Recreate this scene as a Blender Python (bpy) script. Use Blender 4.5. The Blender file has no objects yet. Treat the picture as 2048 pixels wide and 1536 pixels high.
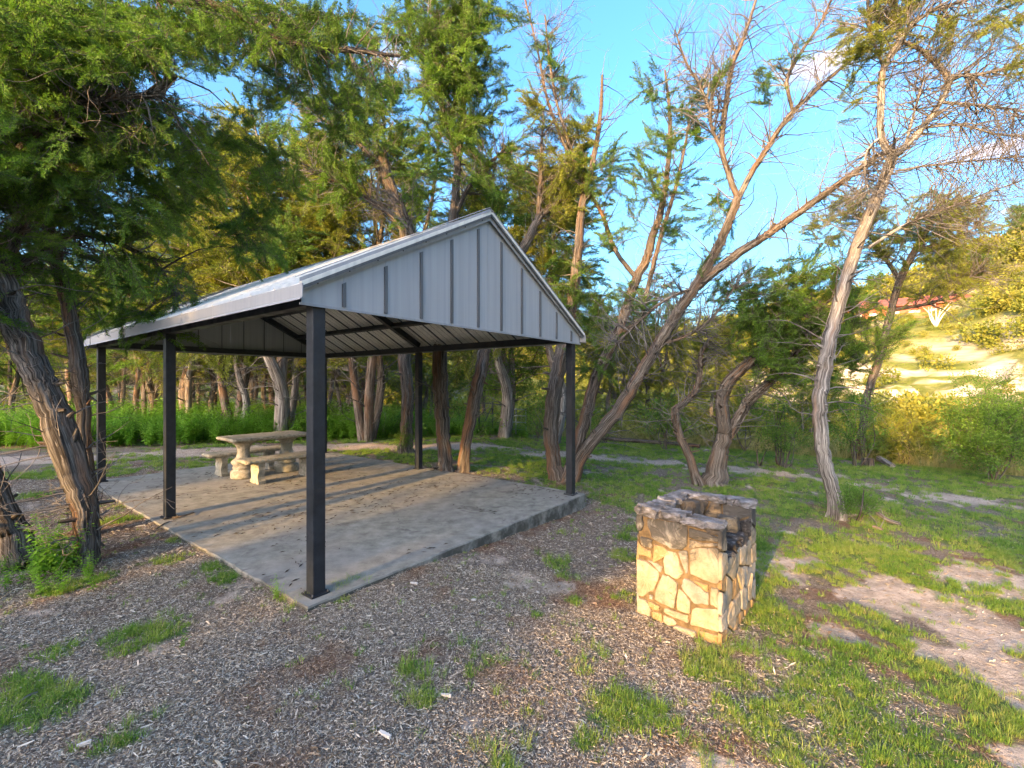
import bpy, math, random
import numpy as np
from mathutils import Vector, Matrix, Euler

# ------------------------------------------------------------------ camera, sky, sun, exposure
sc = bpy.context.scene
COL = sc.collection
F_PX, CX, CY, CAMZ = 905.0, 1024.0, 768.0, 1.6      # focal length in photo pixels, principal point, eye height
cam_d = bpy.data.cameras.new('camera'); cam = bpy.data.objects.new('camera', cam_d); COL.objects.link(cam)
cam.location = (0, 0, CAMZ); cam.rotation_euler = (math.pi/2, 0, 0)
cam_d.sensor_width = 36; cam_d.lens = F_PX/2048*36; cam_d.clip_start = .05; cam_d.clip_end = 2000
sc.camera = cam

SUN_EL, SUN_AZ = math.radians(12.0), math.radians(216.0)      # sun stands low, behind the camera to the left
SUNV = Vector((math.sin(SUN_AZ)*math.cos(SUN_EL), math.cos(SUN_AZ)*math.cos(SUN_EL), math.sin(SUN_EL)))
sl = bpy.data.lights.new('sun', 'SUN'); so = bpy.data.objects.new('sun', sl); COL.objects.link(so)
sl.energy = 2.0; sl.angle = math.radians(.55); sl.color = (.52, .295, .095)
so.rotation_euler = SUNV.to_track_quat('Z', 'Y').to_euler(); so.location = SUNV*60

sc.view_settings.view_transform = 'Standard'; sc.view_settings.look = 'None'
sc.view_settings.exposure = 3.85; sc.view_settings.gamma = 1.0
sc.view_settings.use_curve_mapping = False
sc.cycles.max_bounces = 9; sc.cycles.diffuse_bounces = 7; sc.cycles.transmission_bounces = 6
sc.cycles.glossy_bounces = 2; sc.cycles.transparent_max_bounces = 4
sc.cycles.use_denoising = True
sc.render.film_transparent = False
try: sc.cycles.use_adaptive_sampling = True; sc.cycles.adaptive_threshold = .02
except Exception: pass

world = bpy.data.worlds.new('World'); sc.world = world; world.use_nodes = True
wn = world.node_tree; wn.nodes.clear()
world.cycles.sampling_method = 'MANUAL'; world.cycles.sample_map_resolution = 2048
def N(t, kind, **kw):
    n = t.nodes.new(kind)
    for k, v in kw.items():
        if k == 'inp':
            for kk, vv in v.items(): n.inputs[kk].default_value = vv
        else: setattr(n, k, v)
    return n
def L(t, a, b): t.links.new(a, b)
sky = N(wn, 'ShaderNodeTexSky', sky_type='NISHITA', sun_disc=False, sun_elevation=SUN_EL, sun_rotation=SUN_AZ,
        altitude=200, air_density=1.0, dust_density=8.0, ozone_density=7.0)
bg = N(wn, 'ShaderNodeBackground', inp={'Strength': .15}); wo = N(wn, 'ShaderNodeOutputWorld')
hsv = N(wn, 'ShaderNodeHueSaturation', inp={'Saturation': 1.12, 'Value': .86})
wb = N(wn, 'ShaderNodeVectorMath', operation='MULTIPLY'); wb.inputs[1].default_value = (1.14, .79, .555)     # warm white balance of the photograph
L(wn, sky.outputs[0], wb.inputs[0]); L(wn, wb.outputs[0], hsv.inputs['Color'])
# small clouds, each a soft noisy oval at its own bearing
tc = N(wn, 'ShaderNodeTexCoord')
CLOUDS = [(1640,125,110,46),(1985,300,120,26),(2080,415,90,34),(2050,497,110,28),(800,110,70,45),
          (2300,250,200,40),(-300,120,260,60),(600,-300,300,80),(2700,420,260,40)]
nz = N(wn, 'ShaderNodeTexNoise', inp={'Scale': 9.0, 'Detail': 7.0, 'Roughness': .62})
mp = N(wn, 'ShaderNodeMapping', inp={'Scale': (1, 1, 2.2)})
L(wn, tc.outputs['Generated'], mp.inputs['Vector']); L(wn, mp.outputs[0], nz.inputs['Vector'])
acc_out = None
for (px, py, rx, ry) in CLOUDS:
    d = Vector(((px-CX)/F_PX, 1, (CY-py)/F_PX)); ln = d.length; d.normalize()
    s1 = N(wn, 'ShaderNodeVectorMath', operation='SUBTRACT'); s1.inputs[1].default_value = d
    L(wn, tc.outputs['Generated'], s1.inputs[0])
    s2 = N(wn, 'ShaderNodeVectorMath', operation='MULTIPLY')
    k = ln*F_PX; s2.inputs[1].default_value = (k/rx, k/rx, k/ry); L(wn, s1.outputs[0], s2.inputs[0])
    s3 = N(wn, 'ShaderNodeVectorMath', operation='LENGTH'); L(wn, s2.outputs[0], s3.inputs[0])
    mr = N(wn, 'ShaderNodeMapRange', interpolation_type='SMOOTHSTEP'); mr.inputs[1].default_value = 1.35; mr.inputs[2].default_value = 0.0
    L(wn, s3.outputs['Value'], mr.inputs[0])
    if acc_out is None: acc_out = mr.outputs[0]
    else:
        a = N(wn, 'ShaderNodeMath', operation='MAXIMUM'); L(wn, acc_out, a.inputs[0]); L(wn, mr.outputs[0], a.inputs[1]); acc_out = a.outputs[0]
cm = N(wn, 'ShaderNodeMath', operation='MULTIPLY_ADD'); L(wn, nz.outputs[0], cm.inputs[0]); cm.inputs[1].default_value = 3.4; cm.inputs[2].default_value = -1.65
ca = N(wn, 'ShaderNodeMath', operation='ADD'); L(wn, cm.outputs[0], ca.inputs[0]); L(wn, acc_out, ca.inputs[1])
cr = N(wn, 'ShaderNodeMapRange', interpolation_type='SMOOTHSTEP'); cr.inputs[1].default_value = .35; cr.inputs[2].default_value = 1.05
L(wn, ca.outputs[0], cr.inputs[0])
cx2 = N(wn, 'ShaderNodeMath', operation='MULTIPLY'); L(wn, cr.outputs[0], cx2.inputs[0]); L(wn, acc_out, cx2.inputs[1])
mix = N(wn, 'ShaderNodeMix', data_type='RGBA'); mix.inputs[7].default_value = (.80, .72, .80, 1)
L(wn, cx2.outputs[0], mix.inputs[0]); L(wn, hsv.outputs[0], mix.inputs[6])
L(wn, mix.outputs[2], bg.inputs[0]); L(wn, bg.outputs[0], wo.inputs[0])

# ------------------------------------------------------------------ helpers
def D(px, py, d):                      # a point seen at photo pixel (px, py) standing d metres ahead
    return np.array([(px-CX)/F_PX*d, d, CAMZ-(py-CY)/F_PX*d])
def P(px, py, z=0.0):                  # a point at height z
    return D(px, py, F_PX*(CAMZ-z)/(py-CY))
def S(t): t = np.clip(t, 0, 1); return t*t*(3-2*t)
def tag(o, label=None, cat=None, group=None, kind=None):
    if label: o['label'] = label
    if cat: o['category'] = cat
    if group: o['group'] = group
    if kind: o['kind'] = kind
    return o
def empty(name, loc, **kw):
    o = bpy.data.objects.new(name, None); COL.objects.link(o); o.location = loc; o.empty_display_size = .1
    return tag(o, **kw)
def link(name, me, parent=None, loc=None, keep=True):
    o = bpy.data.objects.new(name, me); COL.objects.link(o)
    if parent is not None:
        o.parent = parent
        if keep:        # vertices were written in world space
            o.matrix_parent_inverse = Matrix.Translation(-Vector(wloc(parent)))
    if loc is not None: o.location = loc
    return o
def wloc(o):
    v = Vector(o.location)
    while o.parent is not None:
        v = v + o.matrix_parent_inverse.translation + Vector(o.parent.location); o = o.parent
    return v
_h = {}
def hsh(ix, iy, s):
    n = (ix.astype(np.int64)*374761393 + iy.astype(np.int64)*668265263 + s*1442695041) & 0xffffffff
    n = ((n ^ (n >> 13))*1274126177) & 0xffffffff
    return ((n ^ (n >> 16)) & 0xffff)/65535.0
def vnoise(x, y, s=0):
    x = np.asarray(x, float); y = np.asarray(y, float)
    ix = np.floor(x); iy = np.floor(y); fx = S(x-ix); fy = S(y-iy)
    a = hsh(ix, iy, s); b = hsh(ix+1, iy, s); c = hsh(ix, iy+1, s); d = hsh(ix+1, iy+1, s)
    return (a*(1-fx)+b*fx)*(1-fy)+(c*(1-fx)+d*fx)*fy
def fbm(x, y, s=0, o=4):
    v = 0; a = .5; t = 0
    for i in range(o): v = v+a*vnoise(x*2**i, y*2**i, s+i*7); t += a; a *= .55
    return v/t

def mesh_np(name, V, faces, mats, smooth=False, attrs=None, midx=None):
    """faces: list of (m,k) int arrays"""
    me = bpy.data.meshes.new(name)
    V = np.asarray(V, np.float32); faces = [np.asarray(f, np.int32) for f in faces if len(f)]
    me.vertices.add(len(V)); me.vertices.foreach_set('co', V.ravel())
    nl = sum(f.size for f in faces); npoly = sum(len(f) for f in faces)
    me.loops.add(nl); me.polygons.add(npoly)
    me.loops.foreach_set('vertex_index', np.concatenate([f.ravel() for f in faces]))
    tot = np.concatenate([np.full(len(f), f.shape[1], np.int32) for f in faces])
    st = np.concatenate([[0], np.cumsum(tot)[:-1]]).astype(np.int32)
    me.polygons.foreach_set('loop_start', st); me.polygons.foreach_set('loop_total', tot)
    me.polygons.foreach_set('use_smooth', np.full(npoly, bool(smooth)))
    if midx is not None: me.polygons.foreach_set('material_index', np.asarray(midx, np.int32))
    for m in (mats if isinstance(mats, (list, tuple)) else [mats]): me.materials.append(m)
    for k, a in (attrs or {}).items():
        a = np.asarray(a, np.float32)
        if a.ndim == 1: at = me.attributes.new(k, 'FLOAT', 'POINT'); at.data.foreach_set('value', a)
        else: at = me.attributes.new(k, 'FLOAT_VECTOR', 'POINT'); at.data.foreach_set('vector', a.ravel())
    me.update(calc_edges=True); me.validate()
    return me
class Acc:
    def __init__(s): s.V = []; s.Q = []; s.T = []; s.A = []; s.n = 0
    def add(s, V, Q=None, T=None, A=None):
        V = np.asarray(V, float).reshape(-1, 3)
        if Q is not None and len(Q): s.Q.append(np.asarray(Q)+s.n)
        if T is not None and len(T): s.T.append(np.asarray(T)+s.n)
        s.V.append(V); s.A.append(np.zeros((len(V), 3)) if A is None else A); s.n += len(V)
    def box(s, c, hx, hy, hz, ax=None):
        """box centred at c, half sizes, optional axes (3x3 rows)"""
        ax = np.eye(3) if ax is None else np.asarray(ax, float)
        pts = []
        for k in range(8):
            sx, sy, sz = (1 if k & 1 else -1), (1 if k & 2 else -1), (1 if k & 4 else -1)
            pts.append(np.asarray(c)+ax[0]*hx*sx+ax[1]*hy*sy+ax[2]*hz*sz)
        s.add(pts, [(0,2,3,1),(4,5,7,6),(0,1,5,4),(2,6,7,3),(0,4,6,2),(1,3,7,5)])
    def mesh(s, name, mats, smooth=False, bark=False):
        V = np.concatenate(s.V)
        fs = []
        if s.Q: fs.append(np.concatenate(s.Q))
        if s.T: fs.append(np.concatenate(s.T))
        return mesh_np(name, V, fs, mats, smooth, {'bark': np.concatenate(s.A)} if bark else None)
def catmull(pts, sub):
    pts = np.asarray(pts, float); n = len(pts); out = []
    for i in range(n-1):
        p0 = pts[max(i-1, 0)]; p1 = pts[i]; p2 = pts[i+1]; p3 = pts[min(i+2, n-1)]
        for k in range(sub):
            t = k/sub
            out.append(.5*((2*p1)+(-p0+p2)*t+(2*p0-5*p1+4*p2-p3)*t*t+(-p0+3*p1-3*p2+p3)*t**3))
    out.append(pts[-1]); return np.array(out)
def tube(acc, pts, rad, sides=8, flute=0.0, seed=0, cap=False):
    pts = np.asarray(pts, float); rad = np.asarray(rad, float); n = len(pts)
    tan = np.gradient(pts, axis=0); tan /= np.linalg.norm(tan, axis=1)[:, None]+1e-9
    ref = np.array([0., 0, 1]) if abs(tan[0][2]) < .9 else np.array([0., 1, 0])
    u = np.cross(tan[0], ref); u /= np.linalg.norm(u); U = np.zeros((n, 3)); W = np.zeros((n, 3))
    for i in range(n):
        u = u-tan[i]*np.dot(u, tan[i]); u /= np.linalg.norm(u)+1e-9
        U[i] = u; W[i] = np.cross(tan[i], u)
    th = np.linspace(0, 2*math.pi, sides, endpoint=False)
    ln = np.concatenate([[0], np.cumsum(np.linalg.norm(np.diff(pts, axis=0), axis=1))])
    R = rad[:, None]*np.ones((1, sides))
    if flute:
        tw = ln[:, None]*.9+seed
        R = R*(1+flute*(.55*np.sin(3*th[None]+tw*1.1+seed)+.5*np.sin(5*th[None]-tw*.8+seed*2)+.5*np.sin(9*th[None]+tw*1.6)
                        +.5*(vnoise(th[None]*9/6.283*2+0*ln[:, None], ln[:, None]*2.2+seed*3, 5)-.5)*2))
    V = pts[:, None]+R[..., None]*(np.cos(th)[None, :, None]*U[:, None]+np.sin(th)[None, :, None]*W[:, None])
    rr = max(rad[0], .02)
    A = np.stack([np.cos(th)[None]*rr+0*ln[:, None], np.sin(th)[None]*rr+0*ln[:, None], ln[:, None]+seed*3.7+0*th[None]], -1)
    i = np.arange(n-1)[:, None]; j = np.arange(sides)[None]; j2 = (j+1) % sides
    Q = np.stack([i*sides+j, i*sides+j2, (i+1)*sides+j2, (i+1)*sides+j], -1).reshape(-1, 4)
    acc.add(V.reshape(-1, 3), Q, None, A.reshape(-1, 3))
    if cap: acc.add(V[-1], None, [(0, k, k+1) for k in range(1, sides-1)], A[-1])

# ------------------------------------------------------------------ materials
def mat(name, base, rough=.8, metal=0, spec=.3):
    m = bpy.data.materials.new(name); m.use_nodes = True
    b = m.node_tree.nodes['Principled BSDF']; b.inputs['Base Color'].default_value = (*base, 1)
    b.inputs['Roughness'].default_value = rough; b.inputs['Metallic'].default_value = metal
    b.inputs['Specular IOR Level'].default_value = spec
    return m, m.node_tree, b
def ramp(t, stops, inp, interp='LINEAR'):
    r = t.nodes.new('ShaderNodeValToRGB'); r.color_ramp.interpolation = interp
    e = r.color_ramp.elements
    while len(e) < len(stops): e.new(.5)
    for k, (p, c) in enumerate(stops): e[k].position = p; e[k].color = (*c, 1)
    L(t, inp, r.inputs[0]); return r.outputs[0]
def noise(t, vec, scale, detail=5, rough=.6, dist=0, out=0):
    n = N(t, 'ShaderNodeTexNoise', inp={'Scale': scale, 'Detail': detail, 'Roughness': rough, 'Distortion': dist})
    if vec is not None: L(t, vec, n.inputs['Vector'])
    return n.outputs[out]
def vmul(t, vec, s):
    n = N(t, 'ShaderNodeVectorMath', operation='MULTIPLY'); n.inputs[1].default_value = s; L(t, vec, n.inputs[0]); return n.outputs[0]
def mixc(t, f, a, b, mode='MIX'):
    m = N(t, 'ShaderNodeMix', data_type='RGBA', blend_type=mode)
    for i, v in ((0, f), (6, a), (7, b)):
        if hasattr(v, 'is_linked'): L(t, v, m.inputs[i])
        elif i == 0: m.inputs[0].default_value = v
        else: m.inputs[i].default_value = (*v, 1)
    return m.outputs[2]
def mrange(t, v, a, b, c=0., d=1.):
    n = N(t, 'ShaderNodeMapRange', interpolation_type='SMOOTHSTEP'); L(t, v, n.inputs[0])
    for i, x in enumerate((a, b, c, d)): n.inputs[i+1].default_value = x
    return n.outputs[0]
def math_(t, op, a, b):
    n = N(t, 'ShaderNodeMath', operation=op)
    for i, v in enumerate((a, b)):
        if hasattr(v, 'is_linked'): L(t, v, n.inputs[i])
        else: n.inputs[i].default_value = v
    return n.outputs[0]
def bump(t, b, h, strength, dist=.01):
    n = N(t, 'ShaderNodeBump', inp={'Strength': strength, 'Distance': dist}); L(t, h, n.inputs['Height']); L(t, n.outputs[0], b.inputs['Normal'])
def attr(t, name, out='Vector'):
    return N(t, 'ShaderNodeAttribute', attribute_name=name).outputs[out]

def bark_mat(name, dark, mid, light, warm, warmth=.5):
    m, t, b = mat(name, mid, .9, 0, .15)
    a = attr(t, 'bark'); v = vmul(t, a, (34, 34, 2.2)); v2 = vmul(t, a, (95, 95, 4.5)); v3 = vmul(t, a, (5, 5, .9))
    n1 = noise(t, v, 1.0, 6, .65, .4); n2 = noise(t, v2, 1.0, 4, .6); n3 = noise(t, v3, 1.0, 3, .5)
    c = ramp(t, [(.36, dark), (.48, mid), (.66, light)], n1)
    c = mixc(t, mrange(t, n3, .5-.1*warmth, .72-.1*warmth), c, warm)
    c = mixc(t, mrange(t, n2, .38, .52, .75, 0), c, dark)
    L(t, c, b.inputs['Base Color'])
    h = math_(t, 'ADD', n1, math_(t, 'MULTIPLY', n2, .5)); bump(t, b, h, 1.0, .02)
    return m
BARK_D = bark_mat('dark_bark', (.024,.021,.018), (.098,.09,.078), (.24,.225,.20), (.15,.09,.055), .2)
BARK_W = bark_mat('warm_bark', (.030,.024,.019), (.125,.108,.088), (.30,.275,.24), (.21,.125,.075), .25)
BARK_G = bark_mat('grey_bark', (.055,.05,.045), (.22,.21,.195), (.46,.45,.42), (.24,.17,.125), .1)
TWIG, _t, _b = mat('dead_twig', (.22,.20,.18), .9)
L(_t, ramp(_t, [(.35, (.07,.062,.055)), (.65, (.21,.20,.185))], noise(_t, N(_t, 'ShaderNodeNewGeometry').outputs['Position'], 3, 3)), _b.inputs['Base Color'])

def leaf_mat(name, c1, c2, c3, trans=.35, rough=.55):
    m = bpy.data.materials.new(name); m.use_nodes = True; t = m.node_tree; t.nodes.clear()
    o = N(t, 'ShaderNodeOutputMaterial'); geo = N(t, 'ShaderNodeNewGeometry')
    oi = N(t, 'ShaderNodeObjectInfo')
    n1 = noise(t, geo.outputs['Position'], 1.1, 3, .5)
    r = math_(t, 'ADD', math_(t, 'MULTIPLY', oi.outputs['Random'], .35), math_(t, 'MULTIPLY', n1, .75))
    r = math_(t, 'ADD', r, math_(t, 'MULTIPLY', geo.outputs['Random Per Island'], .22))
    c = ramp(t, [(.35, c1), (.62, c2), (.92, c3)], r)
    d = N(t, 'ShaderNodeBsdfPrincipled', inp={'Roughness': rough, 'Specular IOR Level': .25}); L(t, c, d.inputs['Base Color'])
    tr = N(t, 'ShaderNodeBsdfTranslucent'); L(t, mixc(t, 1.0, c, (1.0, 1.15, .5), 'MULTIPLY'), tr.inputs[0])
    ms = N(t, 'ShaderNodeMixShader', inp={0: trans}); L(t, d.outputs[0], ms.inputs[1]); L(t, tr.outputs[0], ms.inputs[2])
    L(t, ms.outputs[0], o.inputs[0]); return m
LEAF_J = leaf_mat('juniper_leaf', (.045,.09,.016), (.105,.20,.028), (.19,.33,.045))
LEAF_Y = leaf_mat('juniper_leaf_light', (.09,.13,.02), (.20,.25,.035), (.33,.34,.05))
LEAF_B = leaf_mat('broad_leaf', (.05,.11,.02), (.10,.20,.03), (.18,.31,.05), .45)
LEAF_W = leaf_mat('weed_leaf', (.08,.19,.02), (.16,.34,.035), (.24,.44,.06), .5)
LEAF_H = leaf_mat('hill_leaf', (.09,.13,.02), (.19,.21,.03), (.30,.28,.05), .3)
GRASS = leaf_mat('grass_blade', (.08,.18,.03), (.18,.31,.045), (.34,.38,.11), .4)
DRYG = leaf_mat('dry_grass', (.22,.20,.08), (.34,.30,.12), (.46,.40,.20), .35)

# ------------------------------------------------------------------ terrain
U = np.array([.603, .798, 0]); W = np.array([-.798, .603, 0])      # along the gable, along the eave
P0 = np.array([-1.49, 3.39, 0]); GW, EL = 4.0, 6.65
def slab_uv(x, y):
    dx = x-P0[0]; dy = y-P0[1]; return dx*U[0]+dy*U[1], dx*W[0]+dy*W[1]
def in_slab(x, y, m=.0):
    a, b = slab_uv(x, y); return (a > -.1-m) & (a < GW+.1+m) & (b > -.1-m) & (b < EL+.12+m)
def edge_y(x): return np.interp(x, [-30, 0, 4.3, 9, 11, 20], [15.6, 15.6, 14.2, 11.4, 10, 5])
def ground_z(x, y, fine=True):
    x = np.asarray(x, float); y = np.asarray(y, float)
    r = np.hypot(x, y); az = np.degrees(np.arctan2(x, y))
    z = -.035-.155*S((x+1.25)/2.2)-.028*np.maximum(0, np.minimum(x, 14)-1.5)
    if fine: z = z+(fbm(x*1.3, y*1.3, 3)-.5)*.05+(fbm(x*5, y*5, 9, 3)-.5)*.018
    vis = S((az+30)/14)*(1-S((az-110)/30))
    A = S((x+7)/6)*vis
    z = z-A*2.6*S((y-edge_y(x))/9)*S(r/10)
    top = np.interp(az, [-30, -15, 0, 20, 34, 42, 50, 70], [3, 7, 9, 11, 15, 17, 23, 26])
    cl = S((az-26)/6)
    n = (fbm(x*.13, y*.13, 21)-.5)
    rr = r+n*8
    led = sum(wt*S((rr-r0-(vnoise(az*.9, 0*az+r0, 5)-.5)*1.2)/.3) for r0, wt in ((45.5,.14),(46.6,.16),(47.5,.12),(48.9,.2),(50.0,.12),(51.2,.14),(52.4,.12)))
    h = 2.2*S((rr-26)/20)+cl*3.8*led
    h = h+(top-cl*3.0)*np.clip((rr-52)/46, 0, 1)**.9+n*1.6*S((r-25)/20)
    z = z+vis*h*S((r-20)/10)
    return z
PATH = np.array([(-20,7.2),(-14,8.6),(-10.6,9.6),(-7,10.9),(-4.2,11.8),(-.3,11.9),(3.2,10.8),(5.2,9.9),(7.2,8.2),(8.3,7.3),(11,6.4),(16,5)])
def path_d(x, y):
    best = np.full(np.shape(x), 1e9)
    for a, b in zip(PATH[:-1], PATH[1:]):
        ab = b-a; t = np.clip(((x-a[0])*ab[0]+(y-a[1])*ab[1])/(ab@ab), 0, 1)
        best = np.minimum(best, np.hypot(x-a[0]-t*ab[0], y-a[1]-t*ab[1]))
    return best
SOIL = [(2.75,4.55,.55,.35),(3.3,3.9,.5,.5),(3.45,3.3,.42,.6),(3.1,2.75,.35,.4),(2.35,3.3,.22,.2),(4.6,4.3,.7,.35),(5.6,3.9,.6,.35),(2.6,2.05,.35,.22),
        (1.0,2.1,.22,.12),(3.9,2.6,.3,.4),(5.2,9.7,1.5,.35),(7.6,7.6,1.2,.32),(3.8,3.0,.3,.5)]
def path_m(x, y):
    pd = path_d(x, y)+(fbm(x*1.2, y*1.2, 49)-.5)*1.0+(fbm(x*6, y*6, 48)-.5)*.5
    wd = np.where(x < 3.4, .82, .46); m = S((wd-pd)/.45)
    return m*(.45+.55*S((fbm(x*.7, y*2.2, 46)-.34)/.2))*np.where(x > 4, S((fbm(x*.55, y*.55, 44)-.36)/.12), 1)
def soil_m(x, y):
    s = np.zeros(np.shape(x))
    for a, b, rx, ry in SOIL: s = np.maximum(s, 1-np.sqrt(((x-a)/rx)**2+((y-b)/ry)**2)*.62)
    return S((s+(fbm(x*2.3, y*2.3, 31)-.5)*1.7+(fbm(x*10, y*10, 33)-.5)*.8-.18)/.65)*(s > -.3)
TUFTS = []
for px, py, r in [(270,1290,.22),(340,1265,.18),(60,1440,.26),(20,1400,.22),(235,1512,.10),(835,1395,.13),(820,1340,.08),(965,1330,.13),(1240,1385,.25),(1310,1390,.16),
                  (1165,1300,.13),(1075,1212,.07),(1115,1110,.17),(1140,1135,.14),(1250,1090,.2),(680,1207,.11),(588,1228,.08),(1000,1522,.09),(1150,1180,.1),
                  (470,1160,.22),(420,1150,.2),(560,1190,.1),(340,1130,.18),(240,1050,.25),(250,1020,.25),(60,1000,.3),(100,960,.3),(40,960,.3),(1060,1400,.04),
                  (1250,1170,.14),(120,1320,.12),(1440,1290,.18),(1400,1310,.14),(1540,1190,.14),(200,1170,.14),(120,1190,.2),(950,1195,.06),(1180,1450,.1),(350,1090,.12)]:
    q = P(px, py, -.08); TUFTS.append((q[0], q[1], r))
def grass_m(x, y):
    a, b = slab_uv(x, y)
    lawn = S((x-1.25+(fbm(x*1.7, y*1.7, 41)-.5)*1.5)/.5)
    back = S((a-GW-.25+(fbm(x*1.1, y*1.1, 45)-.5)*.8)/.4)
    g = np.maximum(lawn, back)
    left = S((y-7.3+(fbm(x*1.5, y*1.5, 43)-.5)*1.8)/.6)*S((-x-1)/2)*S((fbm(x*1.9, y*1.9, 47)-.33)/.2)
    g = np.maximum(g, left)
    g = g*(1-.96*path_m(x, y))
    g = g*(1-soil_m(x, y)*(.25+.72*S((fbm(x*6, y*6, 57)-.30)/.18)))
    g = g*(.30+.70*S((fbm(x*2.6, y*2.6, 51)-.30)/.25))*(.35+.65*S((fbm(x*8, y*8, 52)-.32)/.2))
    for cx, cy, r in TUFTS:
        d = np.hypot(x-cx, (y-cy))/r
        g = np.maximum(g, .9*S((1.25-d)/.9)*(.4+.6*S((fbm(x*7, y*7, 53)-.35)/.2)))
    return g
na = 420
az = np.linspace(-math.pi, math.pi, na, endpoint=False)
# finer angular spacing ahead of the camera
az = az-.45*np.sin(az)
rr = np.concatenate([[.25], np.geomspace(.6, 18, 150), np.geomspace(18.5, 40, 34), np.arange(40.8, 58, .32), np.geomspace(58.6, 110, 34), [150, 250, 500, 1200]])
RR, AA = np.meshgrid(rr, az, indexing='ij')
X = RR*np.sin(AA); Y = RR*np.cos(AA); Z = ground_z(X, Y)
nr = len(rr); i = np.arange(nr-1)[:, None]; j = np.arange(na)[None]; j2 = (j+1) % na
Q = np.stack([i*na+j, i*na+j2, (i+1)*na+j2, (i+1)*na+j], -1).reshape(-1, 4)[:, ::-1]
V = np.stack([X, Y, Z], -1).reshape(-1, 3)
V = np.concatenate([V, [[0, 0, float(ground_z(0, 0))]]]); c0 = len(V)-1
T = np.array([(c0, (k+1) % na, k) for k in range(na)])[:, ::-1]
ga = grass_m(V[:, 0], V[:, 1]); so_ = soil_m(V[:, 0], V[:, 1])
pa = path_m(V[:, 0], V[:, 1])
far = S((np.hypot(V[:, 0], V[:, 1])-17)/5)*S((np.degrees(np.arctan2(V[:, 0], V[:, 1]))+35)/10)
GM, t, b = mat('earth', (.2,.17,.13), .98, 0, .05)
geo = N(t, 'ShaderNodeNewGeometry'); pos = geo.outputs['Position']
mul = ramp(t, [(.3, (.06,.045,.034)), (.5, (.18,.145,.115)), (.62, (.32,.28,.235)), (.75, (.46,.41,.36))], noise(t, pos, 46, 6, .7, 1.5))
mul = mixc(t, mrange(t, noise(t, pos, 1.4, 3), .5, .68, 0, .65), mul, (.19,.095,.05))
soil = ramp(t, [(.3, (.36,.30,.24)), (.55, (.52,.44,.36)), (.75, (.62,.54,.46))], noise(t, pos, 9, 7, .65))
gb = ramp(t, [(.3, (.06,.10,.025)), (.55, (.10,.17,.035)), (.75, (.20,.20,.09))], noise(t, pos, 14, 6, .7))
grv = ramp(t, [(.3, (.26,.205,.16)), (.5, (.44,.36,.29)), (.7, (.62,.53,.44))], noise(t, pos, 38, 5, .75))
soil = mixc(t, mrange(t, noise(t, pos, 2.6, 6, .7), .45, .66, 0, .7), soil, (.24,.21,.165))
soil = mixc(t, mrange(t, noise(t, pos, 30, 5, .75), .55, .68, 0, .6), soil, (.13,.10,.075))
sf = mrange(t, math_(t, 'ADD', attr(t, 'soil', 'Fac'), math_(t, 'MULTIPLY', noise(t, pos, 16, 6, .75), .9)), .60, 1.15)
c = mixc(t, sf, mul, soil)
c = mixc(t, mrange(t, attr(t, 'pathm', 'Fac'), .05, .75), c, grv)
c = mixc(t, mrange(t, attr(t, 'grass', 'Fac'), .15, .9, 0, .85), c, gb)
hn = noise(t, pos, .22, 7, .65, .3)
hill = ramp(t, [(.30, (.09,.13,.03)), (.48, (.17,.19,.045)), (.62, (.25,.235,.08)), (.74, (.38,.335,.21))], hn)
hill = mixc(t, mrange(t, noise(t, pos, 1.3, 6, .7), .44, .60, 0, .75), hill, (.10,.12,.03))
sep = N(t, 'ShaderNodeSeparateXYZ'); L(t, geo.outputs['Normal'], sep.inputs[0])
rockn = noise(t, vmul(t, pos, (.30, .30, 5.5)), 1.0, 6, .65)
rock = ramp(t, [(.34, (.13,.11,.075)), (.43, (.38,.34,.26)), (.6, (.50,.46,.37))], rockn)
hill = mixc(t, mrange(t, sep.outputs[2], .90, .72), hill, rock)
c = mixc(t, attr(t, 'farm', 'Fac'), c, hill)
L(t, c, b.inputs['Base Color'])
bump(t, b, noise(t, pos, 40, 5, .7), .7, .02)
bump(t, b, math_(t, 'ADD', noise(t, pos, 40, 5, .7), math_(t, 'MULTIPLY', noise(t, pos, 7, 6, .7), 1.5)), .9, .03)
me = mesh_np('ground', V, [Q, T], GM, True, {'grass': ga, 'soil': so_, 'pathm': pa, 'farm': far})
tag(link('ground', me), 'mulched clearing and lawn falling away to a sunlit hillside', kind='structure')

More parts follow.
